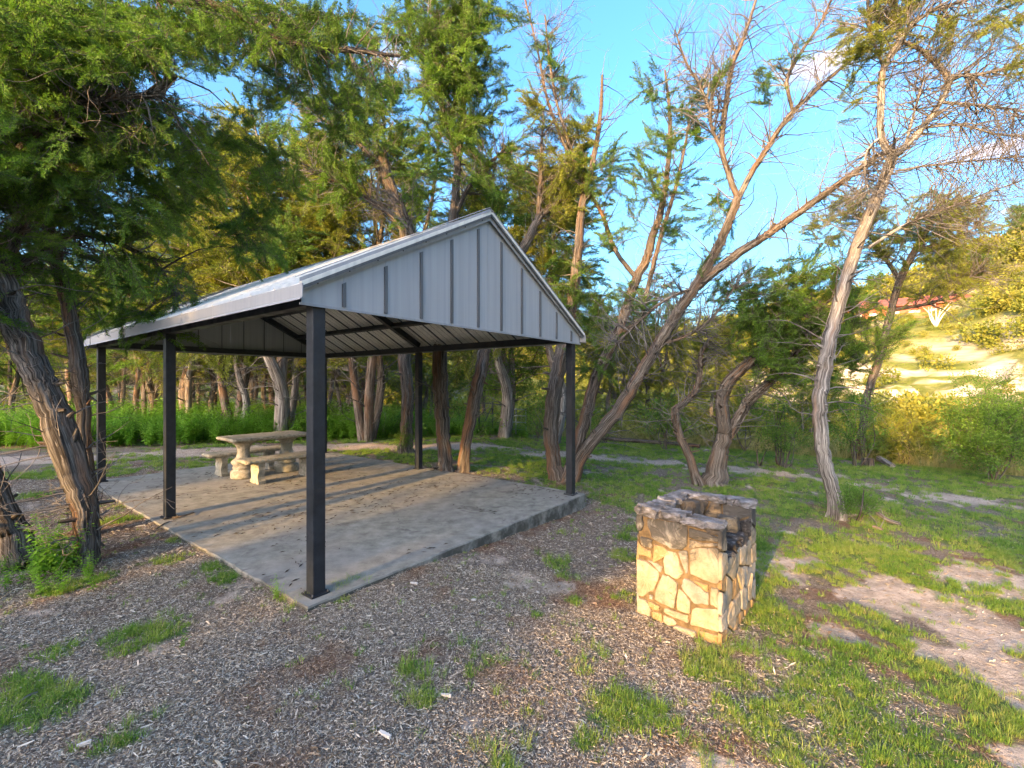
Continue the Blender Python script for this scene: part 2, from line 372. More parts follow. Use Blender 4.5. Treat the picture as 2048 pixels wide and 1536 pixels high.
# ------------------------------------------------------------------ instanced foliage (geometry nodes, only for what nobody could count)
def leaf_set(name, builder, n, mats):
    return [bpy.data.objects.new(name, builder(k, mats)) for k in range(n)]
_groups = {}
def inst_group(key, objs):
    if key in _groups: return _groups[key]
    g = bpy.data.node_groups.new(key, 'GeometryNodeTree'); _groups[key] = g
    g.interface.new_socket('Geometry', in_out='INPUT', socket_type='NodeSocketGeometry')
    g.interface.new_socket('Geometry', in_out='OUTPUT', socket_type='NodeSocketGeometry')
    gi = g.nodes.new('NodeGroupInput'); go = g.nodes.new('NodeGroupOutput')
    jn = g.nodes.new('GeometryNodeJoinGeometry')
    for o in objs:
        oi = g.nodes.new('GeometryNodeObjectInfo'); oi.inputs['Object'].default_value = o
        g2 = g.nodes.new('GeometryNodeGeometryToInstance'); L(g, oi.outputs['Geometry'], g2.inputs[0]); L(g, g2.outputs[0], jn.inputs[0])
    ip = g.nodes.new('GeometryNodeInstanceOnPoints'); ip.inputs['Pick Instance'].default_value = True
    def na_(nm, dt):
        n = g.nodes.new('GeometryNodeInputNamedAttribute'); n.data_type = dt; n.inputs['Name'].default_value = nm
        return n.outputs['Attribute']
    L(g, gi.outputs[0], ip.inputs['Points']); L(g, jn.outputs[0], ip.inputs['Instance'])
    L(g, na_('idx', 'INT'), ip.inputs['Instance Index']); L(g, na_('rot', 'FLOAT_VECTOR'), ip.inputs['Rotation'])
    L(g, na_('scl', 'FLOAT_VECTOR'), ip.inputs['Scale']); L(g, ip.outputs[0], go.inputs[0])
    return g
def scatter_mesh(name, pts, rot, scl, nvar, rng):
    me = bpy.data.meshes.new(name); n = len(pts); me.vertices.add(n)
    me.vertices.foreach_set('co', np.asarray(pts, np.float32).ravel())
    a = me.attributes.new('rot', 'FLOAT_VECTOR', 'POINT'); a.data.foreach_set('vector', np.asarray(rot, np.float32).ravel())
    scl = np.asarray(scl, np.float32)
    if scl.ndim == 1: scl = np.repeat(scl[:, None], 3, 1)
    a = me.attributes.new('scl', 'FLOAT_VECTOR', 'POINT'); a.data.foreach_set('vector', scl.ravel())
    a = me.attributes.new('idx', 'INT', 'POINT'); a.data.foreach_set('value', rng.integers(0, nvar, n).astype(np.int32))
    return me
def scatter(name, pts, rot, scl, key, rng, parent=None):
    me = scatter_mesh(name, pts, rot, scl, len(SETS[key]), rng)
    o = link(name, me, parent)
    md = o.modifiers.new('foliage', 'NODES'); md.node_group = inst_group(key, SETS[key])
    o['kind'] = 'stuff'
    return o
def euler_along(d, rng, jit=.25):
    d = np.asarray(d, float); yaw = np.arctan2(-d[:, 0], d[:, 1]); pit = np.arctan2(d[:, 2], np.hypot(d[:, 0], d[:, 1]))
    return np.stack([pit+rng.normal(0, jit, len(d)), rng.normal(0, .5, len(d)), yaw+rng.normal(0, jit, len(d))], -1)

def blades(V0, dirs, lens, wid, rng, flat=.0):
    """n narrow two-triangle leaves"""
    n = len(V0); s = np.cross(dirs, rng.normal(size=(n, 3))); s /= np.linalg.norm(s, axis=1)[:, None]+1e-9
    m = V0+dirs*lens[:, None]*.45; e = V0+dirs*lens[:, None]
    V = np.stack([V0, m+s*wid[:, None], e, m-s*wid[:, None]], 1).reshape(-1, 3)
    q = np.arange(n)[:, None]*4+np.array([0, 1, 2, 3]); return V, q
def juniper_bough(seed, mats):
    """a feathery flattened spray: scale-leaved cords swept forward along a thin twig"""
    rng = np.random.default_rng(100+seed); a = Acc(); Lb = .5; full = [1, 1, .75, 1, .5, .9, .12][seed % 7]
    n = 9; tt = np.linspace(0, 1, n); bend = rng.normal(0, .05)
    main = np.stack([bend*tt**2+.012*np.sin(tt*6+seed), tt*Lb, .05*tt-.12*tt**2+.01*np.sin(tt*9)], -1)
    tube(a, main, .0042*(1-tt*.75), 3)
    sv, sd, sl_ = [], [], []
    for k in range(30):
        t0 = .06+.94*k/29; base = np.array([np.interp(t0, tt, main[:, c]) for c in range(3)])
        sgn = 1 if k % 2 else -1; roll = rng.normal(0, .75)
        out = np.array([sgn*math.cos(roll)*.75, 1.15, math.sin(roll)*.7]); out /= np.linalg.norm(out)
        if k > 26: out = np.array([rng.normal(0, .15), 1, rng.normal(0, .15)]); out /= np.linalg.norm(out)
        ln = rng.uniform(.07, .17)*(1.2-t0*.75); e = base+out*ln+np.array([0, .01, -.012])
        tube(a, [base, (base+e)/2+rng.normal(0, .004, 3), e], [.0018, .0014, .001], 3)
        nq = int(5+ln*60)
        for q in range(nq):
            s = (q+.6)/nq; p = base+(e-base)*s; side = np.cross(out, [0, 0, 1.])*(1 if q % 2 else -1)
            dd = out*1.0+side*.55+rng.normal(0, .3, 3); dd /= np.linalg.norm(dd)
            for _ in range(3):
                if rng.uniform() > full: continue
                d3 = dd+rng.normal(0, .28, 3); d3 /= np.linalg.norm(d3); sv.append(p+dd*rng.uniform(0, .012)); sd.append(d3); sl_.append(rng.uniform(.018, .042))
    nt = len(np.concatenate(a.Q))
    V, q = blades(np.array(sv), np.array(sd), np.array(sl_), np.array(sl_)*.085+.0009, rng)
    Vt = np.concatenate(a.V); faces = np.concatenate([np.concatenate(a.Q), q+len(Vt)])
    return mesh_np('juniper_bough', np.concatenate([Vt, V]), [faces], mats, False, None, np.concatenate([np.zeros(nt), np.ones(len(q))]))
def leafy_bough(seed, mats, Lb=.45, nl=70, sz=.035, up=.1):
    rng = np.random.default_rng(300+seed); a = Acc()
    n = 7; tt = np.linspace(0, 1, n); main = np.stack([.04*np.sin(tt*3+seed), tt*Lb, up*tt-.06*tt**2], -1)
    tube(a, main, .004*(1-tt*.7), 3)
    V, Fq = [], []
    for k in range(nl):
        t0 = rng.uniform(.1, 1); base = np.array([np.interp(t0, tt, main[:, c]) for c in range(3)])
        base = base+rng.normal(0, .05, 3)*np.array([1.2, .5, 1])
        d = rng.normal(0, .8, 3)+np.array([0, .6, -.1]); d /= np.linalg.norm(d)
        s = np.cross(d, np.array([0, 0, 1.])+rng.normal(0, .5, 3)); s /= np.linalg.norm(s); nn = np.cross(s, d)
        l = sz*rng.uniform(.6, 1.3); w = l*.32
        o = len(V)
        V += [base, base+d*l*.35+s*w, base+d*l, base+d*l*.35-s*w, base+d*l*.45-nn*l*.08]
        Fq += [(o, o+1, o+4), (o+1, o+2, o+4), (o+2, o+3, o+4), (o+3, o, o+4)]
    Vt = np.concatenate(a.V); Qt = np.concatenate(a.Q)
    return mesh_np('leafy_bough', np.concatenate([Vt, V]), [Qt, np.array(Fq)+len(Vt)], mats, False, None, np.concatenate([np.zeros(len(Qt)), np.ones(len(Fq))]))
def weed(seed, mats):
    rng = np.random.default_rng(500+seed); a = Acc(); V, Fq = [], []
    for st in range(4):
        ang = rng.uniform(0, 6.28); H = rng.uniform(.45, .8); ln = rng.uniform(.05, .25)
        tt = np.linspace(0, 1, 6); main = np.stack([math.cos(ang)*ln*tt**1.5, math.sin(ang)*ln*tt**1.5, tt*H], -1)
        tube(a, main, .004*(1-tt*.7), 3)
        for k in range(26):
            t0 = .12+.88*k/25; base = np.array([np.interp(t0, tt, main[:, c]) for c in range(3)])
            an = k*2.4+rng.uniform(-.4, .4); d = np.array([math.cos(an), math.sin(an), rng.uniform(-.2, .5)]); d /= np.linalg.norm(d)
            s = np.cross(d, [0, 0, 1.]); s /= np.linalg.norm(s); l = rng.uniform(.045, .09)*(1.15-t0*.5); w = l*.34
            o = len(V); base = base+d*.015
            V += [base, base+d*l*.4+s*w, base+d*l+np.array([0, 0, -l*.25]), base+d*l*.4-s*w, base+d*l*.45-np.array([0, 0, l*.1])]
            Fq += [(o, o+1, o+4), (o+1, o+2, o+4), (o+2, o+3, o+4), (o+3, o, o+4)]
    Vt = np.concatenate(a.V); Qt = np.concatenate(a.Q)
    return mesh_np('weed', np.concatenate([Vt, V]), [Qt, np.array(Fq)+len(Vt)], mats, False, None, np.concatenate([np.zeros(len(Qt)), np.ones(len(Fq))]))
def tuft(seed, mats, nb=26, R=.05, hmin=.035, hmax=.10):
    rng = np.random.default_rng(700+seed); V, Qs, Ts = [], [], []
    for k in range(nb):
        ang = rng.uniform(0, 6.28); r = R*math.sqrt(rng.uniform()); b0 = np.array([math.cos(ang)*r, math.sin(ang)*r, -.005])
        lean = rng.uniform(.3, 1.5); a2 = ang+rng.normal(0, .9); h = rng.uniform(hmin, hmax); w = rng.uniform(.0016, .0032)
        out = np.array([math.cos(a2), math.sin(a2), 0]); s = np.array([-out[1], out[0], 0])*w
        p1 = b0+np.array([0, 0, h*.5])+out*h*.18*lean; p2 = b0+np.array([0, 0, h*(1-.25*lean)])+out*h*.75*lean
        o = len(V); V += [b0-s, b0+s, p1+s*.85, p1-s*.85, p2]
        Qs.append((o, o+1, o+2, o+3)); Ts.append((o+3, o+2, o+4))
    return mesh_np('tuft', V, [Qs, Ts], mats)
def bush(seed, mats, nl=420):
    rng = np.random.default_rng(900+seed); V, Fq = [], []
    lobes = [(rng.normal(0, .32), rng.normal(0, .32), rng.uniform(.25, .8), rng.uniform(.22, .42)) for _ in range(7)]
    for k in range(nl):
        lx, ly, lz, lr = lobes[rng.integers(0, 7)]; v = rng.normal(size=3); v /= np.linalg.norm(v); rr_ = lr*rng.uniform(.55, 1.1)
        base = np.array([lx, ly, lz])+v*rr_; base[2] = max(base[2], .02)
        d = v+rng.normal(0, .5, 3); d /= np.linalg.norm(d); s = np.cross(d, rng.normal(size=3)); s /= np.linalg.norm(s); l = rng.uniform(.08, .17); w = l*.3
        o = len(V); V += [base, base+d*l*.45+s*w, base+d*l, base+d*l*.45-s*w]; Fq.append((o, o+1, o+2, o+3))
    return mesh_np('bush', V, [Fq], mats)
SETS = {
 'jun': leaf_set('juniper_bough', juniper_bough, 7, [BARK_D, LEAF_J]),
 'juny': leaf_set('juniper_bough_light', juniper_bough, 7, [BARK_W, LEAF_Y]),
 'leafy': leaf_set('leafy_bough', leafy_bough, 5, [BARK_D, LEAF_B]),
 'weed': leaf_set('weed', weed, 5, [LEAF_W, LEAF_W]),
 'grass': leaf_set('tuft', tuft, 7, [GRASS]),
 'tallgrass': leaf_set('tall_tuft', lambda k, m: tuft(k+20, m, 34, .07, .10, .24), 5, [GRASS]),
 'dry': leaf_set('dry_tuft', lambda k, m: tuft(k+40, m, 16, .06, .02, .07), 4, [DRYG]),
 'strawgrass': leaf_set('straw_tuft', lambda k, m: tuft(k+60, m, 40, .16, .3, .75), 4, [DRYG]),
 'bush': leaf_set('bush', bush, 5, [LEAF_H]),
 'bushg': leaf_set('bush_green', bush, 5, [LEAF_B]),
}

# ------------------------------------------------------------------ trees
def nodes_from(path, rad): return [(p, r) for p, r in zip(path, rad)]
LDIR = -np.array(SUNV)
HAX = np.array([math.cos(SUN_AZ), -math.sin(SUN_AZ), 0]); VAX = np.cross(HAX, LDIR); VAX /= np.linalg.norm(VAX)
# gaps cut in the foliage so low sun lands on chosen spots: point reached, half width, half height
GAPS = [((1.15,3.45,.02),.36,.26),(tuple(D(112,885,4.15)),.20,.34),((-3.45,6.55,0),.16,.34),((-1.72,6.4,0),.17,.26),((-4.0,7.2,.25),.16,.2),
        ((-1.25,3.9,0),.14,.12),((1.95,2.55,-.2),.34,.13),((3.9,4.0,-.2),.35,.10),((3.0,4.9,-.2),.35,.12),((-3.2,11.6,0),.9,.10),((-2.6,4.6,0),.13,.08),
        ((3.3,3.3,-.2),.12,.12),((-5.3,6.2,.0),.3,.08),((2.4,2.2,-.2),.15,.2),((4.4,3.3,-.2),.2,.1)]
def gap_keep(p, m=0.0):
    p = np.asarray(p); keep = np.ones(len(p), bool)
    for q, rh, rv in GAPS:
        d = p-np.array(q); up = d@LDIR < -.3
        keep &= ~(up & (np.abs(d@HAX) < rh+m) & (np.abs(d@VAX) < rv+m))
    return keep
def keep_boughs(pts, dr, ln, m=.04):
    ln = np.asarray(ln)[:, None]*.46
    return gap_keep(pts, m)&gap_keep(pts+dr*ln*.33, m)&gap_keep(pts+dr*ln*.66, m)&gap_keep(pts+dr*ln, m)
def twigs(acc, path, rad, n, lmin, lmax, rng, up=.25, depth=2, t0=.15, sides=3):
    """bare crooked side twigs"""
    path = np.asarray(path); m = len(path)
    for _ in range(n):
        k = int(m*(t0+(1-t0)*rng.uniform()**.9)); k = min(max(k, 1), m-2)
        tg = path[k+1]-path[k-1]; tg /= np.linalg.norm(tg)+1e-9
        d = rng.normal(size=3); d -= tg*(d@tg); d /= np.linalg.norm(d)+1e-9
        d = d+tg*.5+np.array([0, 0, up]); d /= np.linalg.norm(d)
        ln = rng.uniform(lmin, lmax); seg = 5; p = path[k]+rng.normal(0, .002, 3); pts = [p]
        for s in range(seg):
            d = d+rng.normal(0, .22, 3)+np.array([0, 0, .03*up]); d /= np.linalg.norm(d); p = p+d*ln/seg; pts.append(p)
        r0 = min(rad[k]*.5, .004+ln*.009); rs = np.linspace(r0, .0016, seg+1)
        tube(acc, pts, rs, sides, 0, rng.uniform(0, 9))
        if depth > 1: twigs(acc, pts, rs, rng.integers(2, 5), ln*.25, ln*.6, rng, up, depth-1, .2)
def attach(acc, nodes, targets, rng, sag=.12, rmax=.03):
    """limbs that reach every clump of the crown from the nearest wood; returns direction at each clump"""
    pos = np.array([n[0] for n in nodes]); rad = np.array([n[1] for n in nodes])
    T_ = np.asarray(targets); base = pos.copy()
    dmin = np.array([np.min(np.linalg.norm(base-t, axis=1)) for t in T_]); order = np.argsort(dmin)
    dirs = np.zeros((len(T_), 3))
    for i_ in order:
        t_ = T_[i_]; dd = np.linalg.norm(pos-t_, axis=1)+.35*np.maximum(0, pos[:, 2]-t_[2]); k = int(np.argmin(dd))
        p = pos[k]; dist = np.linalg.norm(t_-p)
        if dist < .05: dirs[i_] = rng.normal(size=3); continue
        ns = max(2, int(dist/.22)); s = np.linspace(0, 1, ns+1)[:, None]
        off = rng.normal(0, .07, 3)*dist; arch = np.array([0, 0, 1.])*dist*sag
        pts = p+(t_-p)*s+np.sin(s*math.pi)*(off+arch)+rng.normal(0, .012, (ns+1, 3))*np.sin(s*math.pi)
        r0 = min(rad[k]*.7, .006+dist*.013, rmax); rs = np.linspace(r0, .0035, ns+1)
        tube(acc, pts, rs, 4 if r0 < .015 else 6, 0, rng.uniform(0, 9))
        pos = np.concatenate([pos, pts[1:]]); rad = np.concatenate([rad, rs[1:]])
        dirs[i_] = pts[-1]-pts[-2]
    return dirs
def blob_pts(blobs, dens, rng):
    out = []
    for bb in blobs:
        px, py, rx, ry, d, dd = bb[:6]; w = bb[6] if len(bb) > 6 else 1
        n = max(3, int(dens*w*rx*ry*(d/8)**0/1000)); v = rng.normal(size=(n, 3)); v /= np.linalg.norm(v, axis=1)[:, None]
        v *= rng.uniform(.15, 1, n)[:, None]**.5
        for a in v: out.append(D(px+rx*a[0], py+ry*a[1], d+dd*a[2]))
    return np.array(out)
def bark_strips(acc, path, rad, n, rng, lmin=.15, lmax=.4):
    m = len(path)
    for _ in range(n):
        k = rng.integers(1, m-2); tg = path[k+1]-path[k-1]; tg /= np.linalg.norm(tg); d = rng.normal(size=3); d -= tg*(d@tg); d /= np.linalg.norm(d)
        s = np.cross(tg, d); ln = rng.uniform(lmin, lmax); w = rng.uniform(.004, .011); p = path[k]+d*rad[k]*1.0; sg = -1 if rng.uniform() < .75 else 1
        V = []
        for q in range(5):
            u_ = q/4; c_ = p+tg*ln*u_*sg+d*(.004+.05*u_**2.2*rng.uniform(.3, 1.2))
            V += [c_+s*w*(1-u_*.6), c_-s*w*(1-u_*.6)]
        Qs = [(2*q, 2*q+1, 2*q+3, 2*q+2) for q in range(4)]
        A = np.array(V)*[1, 1, 1]
        acc.add(V, Qs, None, A)
def hero(name, label, stems, blobs, seed, bark, leaf='jun', dens=5.0, scl=(.8, 1.3), tw=0, twl=(.3, .9), sag=.12, strips=0, up=.25, droop=0., cat='tree', group='junipers around the shelter', beams=True, twt0=.15, sticks=0):
    """stems: lists of (px, py, depth, width_px)"""
    rng = np.random.default_rng(seed)
    p0 = D(*stems[0][0][:3]); gz = float(ground_z(p0[0], p0[1])); root = empty(name, (p0[0], p0[1], gz), label=label, cat=cat, group=group)
    acc = Acc(); dead = Acc(); nodes = []
    for si, st in enumerate(stems):
        pts = np.array([D(*q[:3]) for q in st]); r = np.array([q[3]*q[2]/F_PX/2*(.92 if seed < 14 else .80)/math.sqrt(1+((q[0]-CX)/F_PX)**2) for q in st])
        if si == 0 or len(st[0]) > 4: pts[0][2] = min(pts[0][2], float(ground_z(pts[0][0], pts[0][1])))-.06
        sub = 7 if r.max() > .05 else 4
        path = catmull(pts, sub); rad = np.maximum(catmull(r[:, None]*np.ones((1, 3)), sub)[:, 0], .003)
        path[1:-1] += rng.normal(0, .07, (len(path)-2, 3))*rad[1:-1, None]
        if si == 0 or len(st[0]) > 4:   # root flare
            hgt = path[:, 2]-path[0, 2]; rad = rad*(1+.45*np.exp(-hgt/.13))
        big = rad.max() > .06
        tube(acc, path, rad, 26 if big else (10 if rad.max() > .02 else 6), .13 if big else .08 if rad.max() > .02 else 0, seed*.37+si, cap=True)
        k0 = int(len(path)*(.45 if si == 0 else .25)); nodes += nodes_from(path[k0:], rad[k0:])
        if strips and rad.max() > .04: bark_strips(acc, path, rad, int(strips), rng)
        for _ in range(int(6+len(path)*.25) if rad.max() > .03 else 0):       # broken stubs
            k = rng.integers(2, len(path)-1); d = rng.normal(size=3)+[0, 0, .3]; d /= np.linalg.norm(d); l_ = rad[k]+rng.uniform(.03, .16)
            tube(acc, [path[k], path[k]+d*l_*.6, path[k]+d*l_], [rad[k]*.30, rad[k]*.22, rad[k]*.12], 6, .1, k)
        if tw: twigs(dead, path, rad, int(tw*(1 if si else .8)), twl[0], twl[1], rng, up, 2, twt0)
    crown = None
    if blobs:
        tg = blob_pts(blobs, dens*.66, rng)
        if beams: tg = tg[gap_keep(tg, .05)]
        sub_t = tg[::3] if len(tg) > 30 else tg
        attach(acc, nodes, sub_t, rng, sag)
        # boughs fan out from the nearest wood
        allw = np.concatenate([np.concatenate(acc.V)[::6]])
        dirs = np.zeros((len(tg), 3))
        for i_, q in enumerate(tg):
            dd = allw-q; k = np.argmin((dd**2).sum(1)); dirs[i_] = q-allw[k]
        dirs /= np.linalg.norm(dirs, axis=1)[:, None]+1e-6
        dirs += np.array([0, 0, .25-droop])+rng.normal(0, .45, dirs.shape)
        # each clump is three boughs from one knot
        k3 = 3; pts = np.repeat(tg, k3, 0)+rng.normal(0, .07, (len(tg)*k3, 3)); dr = np.repeat(dirs, k3, 0)+rng.normal(0, .55, (len(tg)*k3, 3))
        dr /= np.linalg.norm(dr, axis=1)[:, None]; s = rng.uniform(scl[0], scl[1], len(pts))
        pts = pts-dr*.15*s[:, None]
        if beams: k = keep_boughs(pts, dr, s); pts = pts[k]; dr = dr[k]; s = s[k]
        scatter('crown', pts-np.array(root.location), euler_along(dr, rng), s, leaf, rng, None).parent = root
    link('trunk', acc.mesh('trunk', bark, True, True), root)
    if dead.n: tag(link('dead_twigs', dead.mesh('dead_twigs', TWIG, True, True), root), kind='stuff')
    return root
J = 'junipers around the shelter'
# big leaning trunk at the left, its canopy hangs over half the picture
hero('juniper_tree', 'thick leaning juniper trunk with an orange sunlit strip, nearest the left posts',
  [[(172,1128,4.07,52),(175,1070,4.1,52),(168,1010,4.13,58),(151,955,4.16,66),(126,880,4.2,76),(97,800,4.25,68),(68,735,4.3,70),(38,655,4.35,72),(5,560,4.4,66),(-35,430,4.5,56),(-65,260,4.6,45)],
   [(0,520,4.4,50),(60,420,4.7,38),(140,330,5.0,30),(240,240,5.2,24),(350,150,5.4,16)],
   [(-60,250,4.5,40),(60,60,4.7,34),(200,-30,4.8,30),(350,0,4.9,26),(430,12,5.0,22),(500,38,5.1,18),(560,75,5.2,15),(640,95,5.3,12),(720,103,5.4,10),(800,112,5.6,7)],
   [(15,570,4.4,30),(80,500,4.9,20),(180,470,5.3,14),(300,520,5.6,9),(360,600,5.9,6)],
   [(-40,400,4.5,36),(80,260,4.3,24),(200,200,4.3,16),(330,190,4.5,9)]],
  [(40,110,160,150,4.6,1.0,1.3),(190,90,150,100,4.8,1.0,.9),(330,60,150,60,5.0,1.0,.7),(480,50,140,60,5.3,1.0,.9),(620,90,110,70,5.5,.9,.9),(700,200,60,70,5.8,.8,.7),(560,170,100,50,5.6,.8,.5),
   (70,270,170,110,4.7,.9,1.1),(250,260,120,80,5.0,.9,.8),(360,330,90,70,5.4,.8),(430,260,80,50,5.6,.7,.5),(120,400,170,80,5.0,.9,.6),(290,420,100,60,5.4,.8,.6),(40,500,110,70,4.9,.8,.5),
   (200,530,110,40,5.3,.8,.4),(320,560,80,40,5.6,.6,.5),(260,640,80,24,5.7,.5,.8),(315,662,50,12,5.8,.3,.9),(140,590,70,30,5.2,.6,.35),(500,470,50,80,6.2,.6,.8),(560,340,60,50,6.2,.6,.6),(10,600,50,40,4.6,.5,.3)],
  11, BARK_D, 'jun', dens=11, scl=(.5, .95), tw=110, twl=(.2, .8), strips=90, droop=.45, up=-.15, twt0=.05)
hero('juniper_tree', 'brown crooked juniper stem rising just behind the thick leaning trunk at left',
  [[(178,1056,4.9,40),(176,960,4.9,36),(168,880,4.9,32),(166,810,4.9,34),(160,745,4.9,40),(145,650,4.95,34),(122,550,5.0,32),(100,460,5.1,28),(95,340,5.3,20)]],
  [(110,440,90,60,5.2,.6,.5),(100,320,100,80,5.4,.7,.7)], 12, BARK_W, 'jun', dens=6, scl=(.6, 1.1), tw=40, twl=(.2, .6), strips=40)
hero('juniper_tree', 'dark leaning juniper trunk cut by the left edge of the picture',
  [[(52,1135,4.05,88),(30,1080,4.0,74),(0,1010,3.95,66),(-35,930,3.9,62),(-80,820,3.9,58),(-150,640,3.9,50),(-250,350,3.9,40)]],
  [(-120,300,150,160,4.2,.8),(-200,500,120,120,4.0,.7),(-40,100,100,120,4.4,.6)], 13, BARK_D, 'jun', dens=6, scl=(.6, 1.1), strips=40, tw=10)
# behind the shelter
hero('juniper_tree', 'shaggy straight juniper with vine at its foot, between two rear posts',
  [[(812,905,10.8,36),(814,850,10.8,28),(815,790,10.8,28),(810,720,10.8,29),(808,640,10.8,30),(815,540,10.7,30),(808,460,10.6,28),(795,410,10.5,26),(775,360,10.4,28),(764,305,10.3,26)],
   [(808,460,10.6,16),(770,420,10.5,14),(700,380,10.3,10),(620,340,10.0,6)],
   [(775,360,10.4,16),(720,290,10.3,12),(650,240,10.2,8),(600,200,10.1,5)],
   [(815,540,10.7,14),(850,460,11,10),(870,360,11,8),(880,250,11,5)]],
  [(640,250,80,60,10,1.0,.8),(700,300,70,60,10,1,.8),(650,380,70,50,10,1,.6),(740,190,70,70,10.3,1),(830,300,70,60,10.6,1,.7),(790,520,60,30,10.6,.8,.6),(720,100,60,60,10.3,1,.6),(840,420,50,50,10.6,.8,.7),(575,470,60,60,10.3,.8,.7)],
  14, BARK_W, 'jun', dens=9, scl=(.9, 1.5), tw=90, twl=(.4, 1.2), strips=50)
hero('juniper_tree', 'left trunk of the close pair behind the rear middle post, dark and upright',
  [[(892,944,8.5,38),(888,890,8.5,32),(884,830,8.5,33),(882,770,8.5,34),(880,700,8.5,34),(884,600,8.6,30),(896,500,8.7,26),(908,420,8.8,22),(915,330,8.9,18),(925,240,9,15),(930,150,9,11),(925,60,9,8)],
   [(905,440,8.8,12),(940,370,8.8,10),(975,330,8.8,8),(1010,300,8.8,5)],
   [(915,330,8.9,10),(890,230,8.8,8),(870,130,8.7,6),(860,40,8.6,4)],
   [(884,640,8.6,18),(850,560,8.6,15),(830,480,8.5,12),(800,400,8.4,9)]],
  [(900,60,90,80,8.8,.9,1.3),(930,160,75,80,8.8,.8,1.2),(870,170,70,60,8.6,.8),(960,250,55,50,8.8,.7),(890,270,70,45,8.8,.7,.8),(1000,350,50,70,8.9,.7,.9),(960,30,60,50,8.8,.7),(830,60,60,60,8.6,.8,.7),(780,60,50,50,8.6,.8,.5),(850,360,50,45,8.7,.7,.7),(1000,440,40,40,8.8,.6,.7)],
  15, BARK_D, 'jun', dens=11, scl=(.7, 1.2), tw=90, twl=(.3, .9), strips=50)
hero('juniper_tree', 'right trunk of the close pair behind the rear middle post, leaning right',
  [[(925,944,8.5,30),(932,890,8.5,26),(945,820,8.5,28),(960,750,8.55,30),(972,690,8.6,29),(990,610,8.7,26),(1020,540,8.8,24),(1055,480,8.9,22),(1075,440,9,18),(1095,420,9,15),(1120,400,9.1,10),(1150,350,9.2,7)],
   [(1075,440,9,12),(1080,380,9,11),(1082,330,9,9),(1085,260,9,6)]],
  [(1120,330,60,60,9.2,.8,.7),(1090,430,50,40,9.1,.7,.6),(1070,240,45,50,9.1,.7,.7),(1120,410,40,40,9.1,.6,.6),(1150,270,50,50,9.2,.7,.7)],
  16, BARK_W, 'juny', dens=10, scl=(.8, 1.3), tw=70, twl=(.3, .9), strips=40)
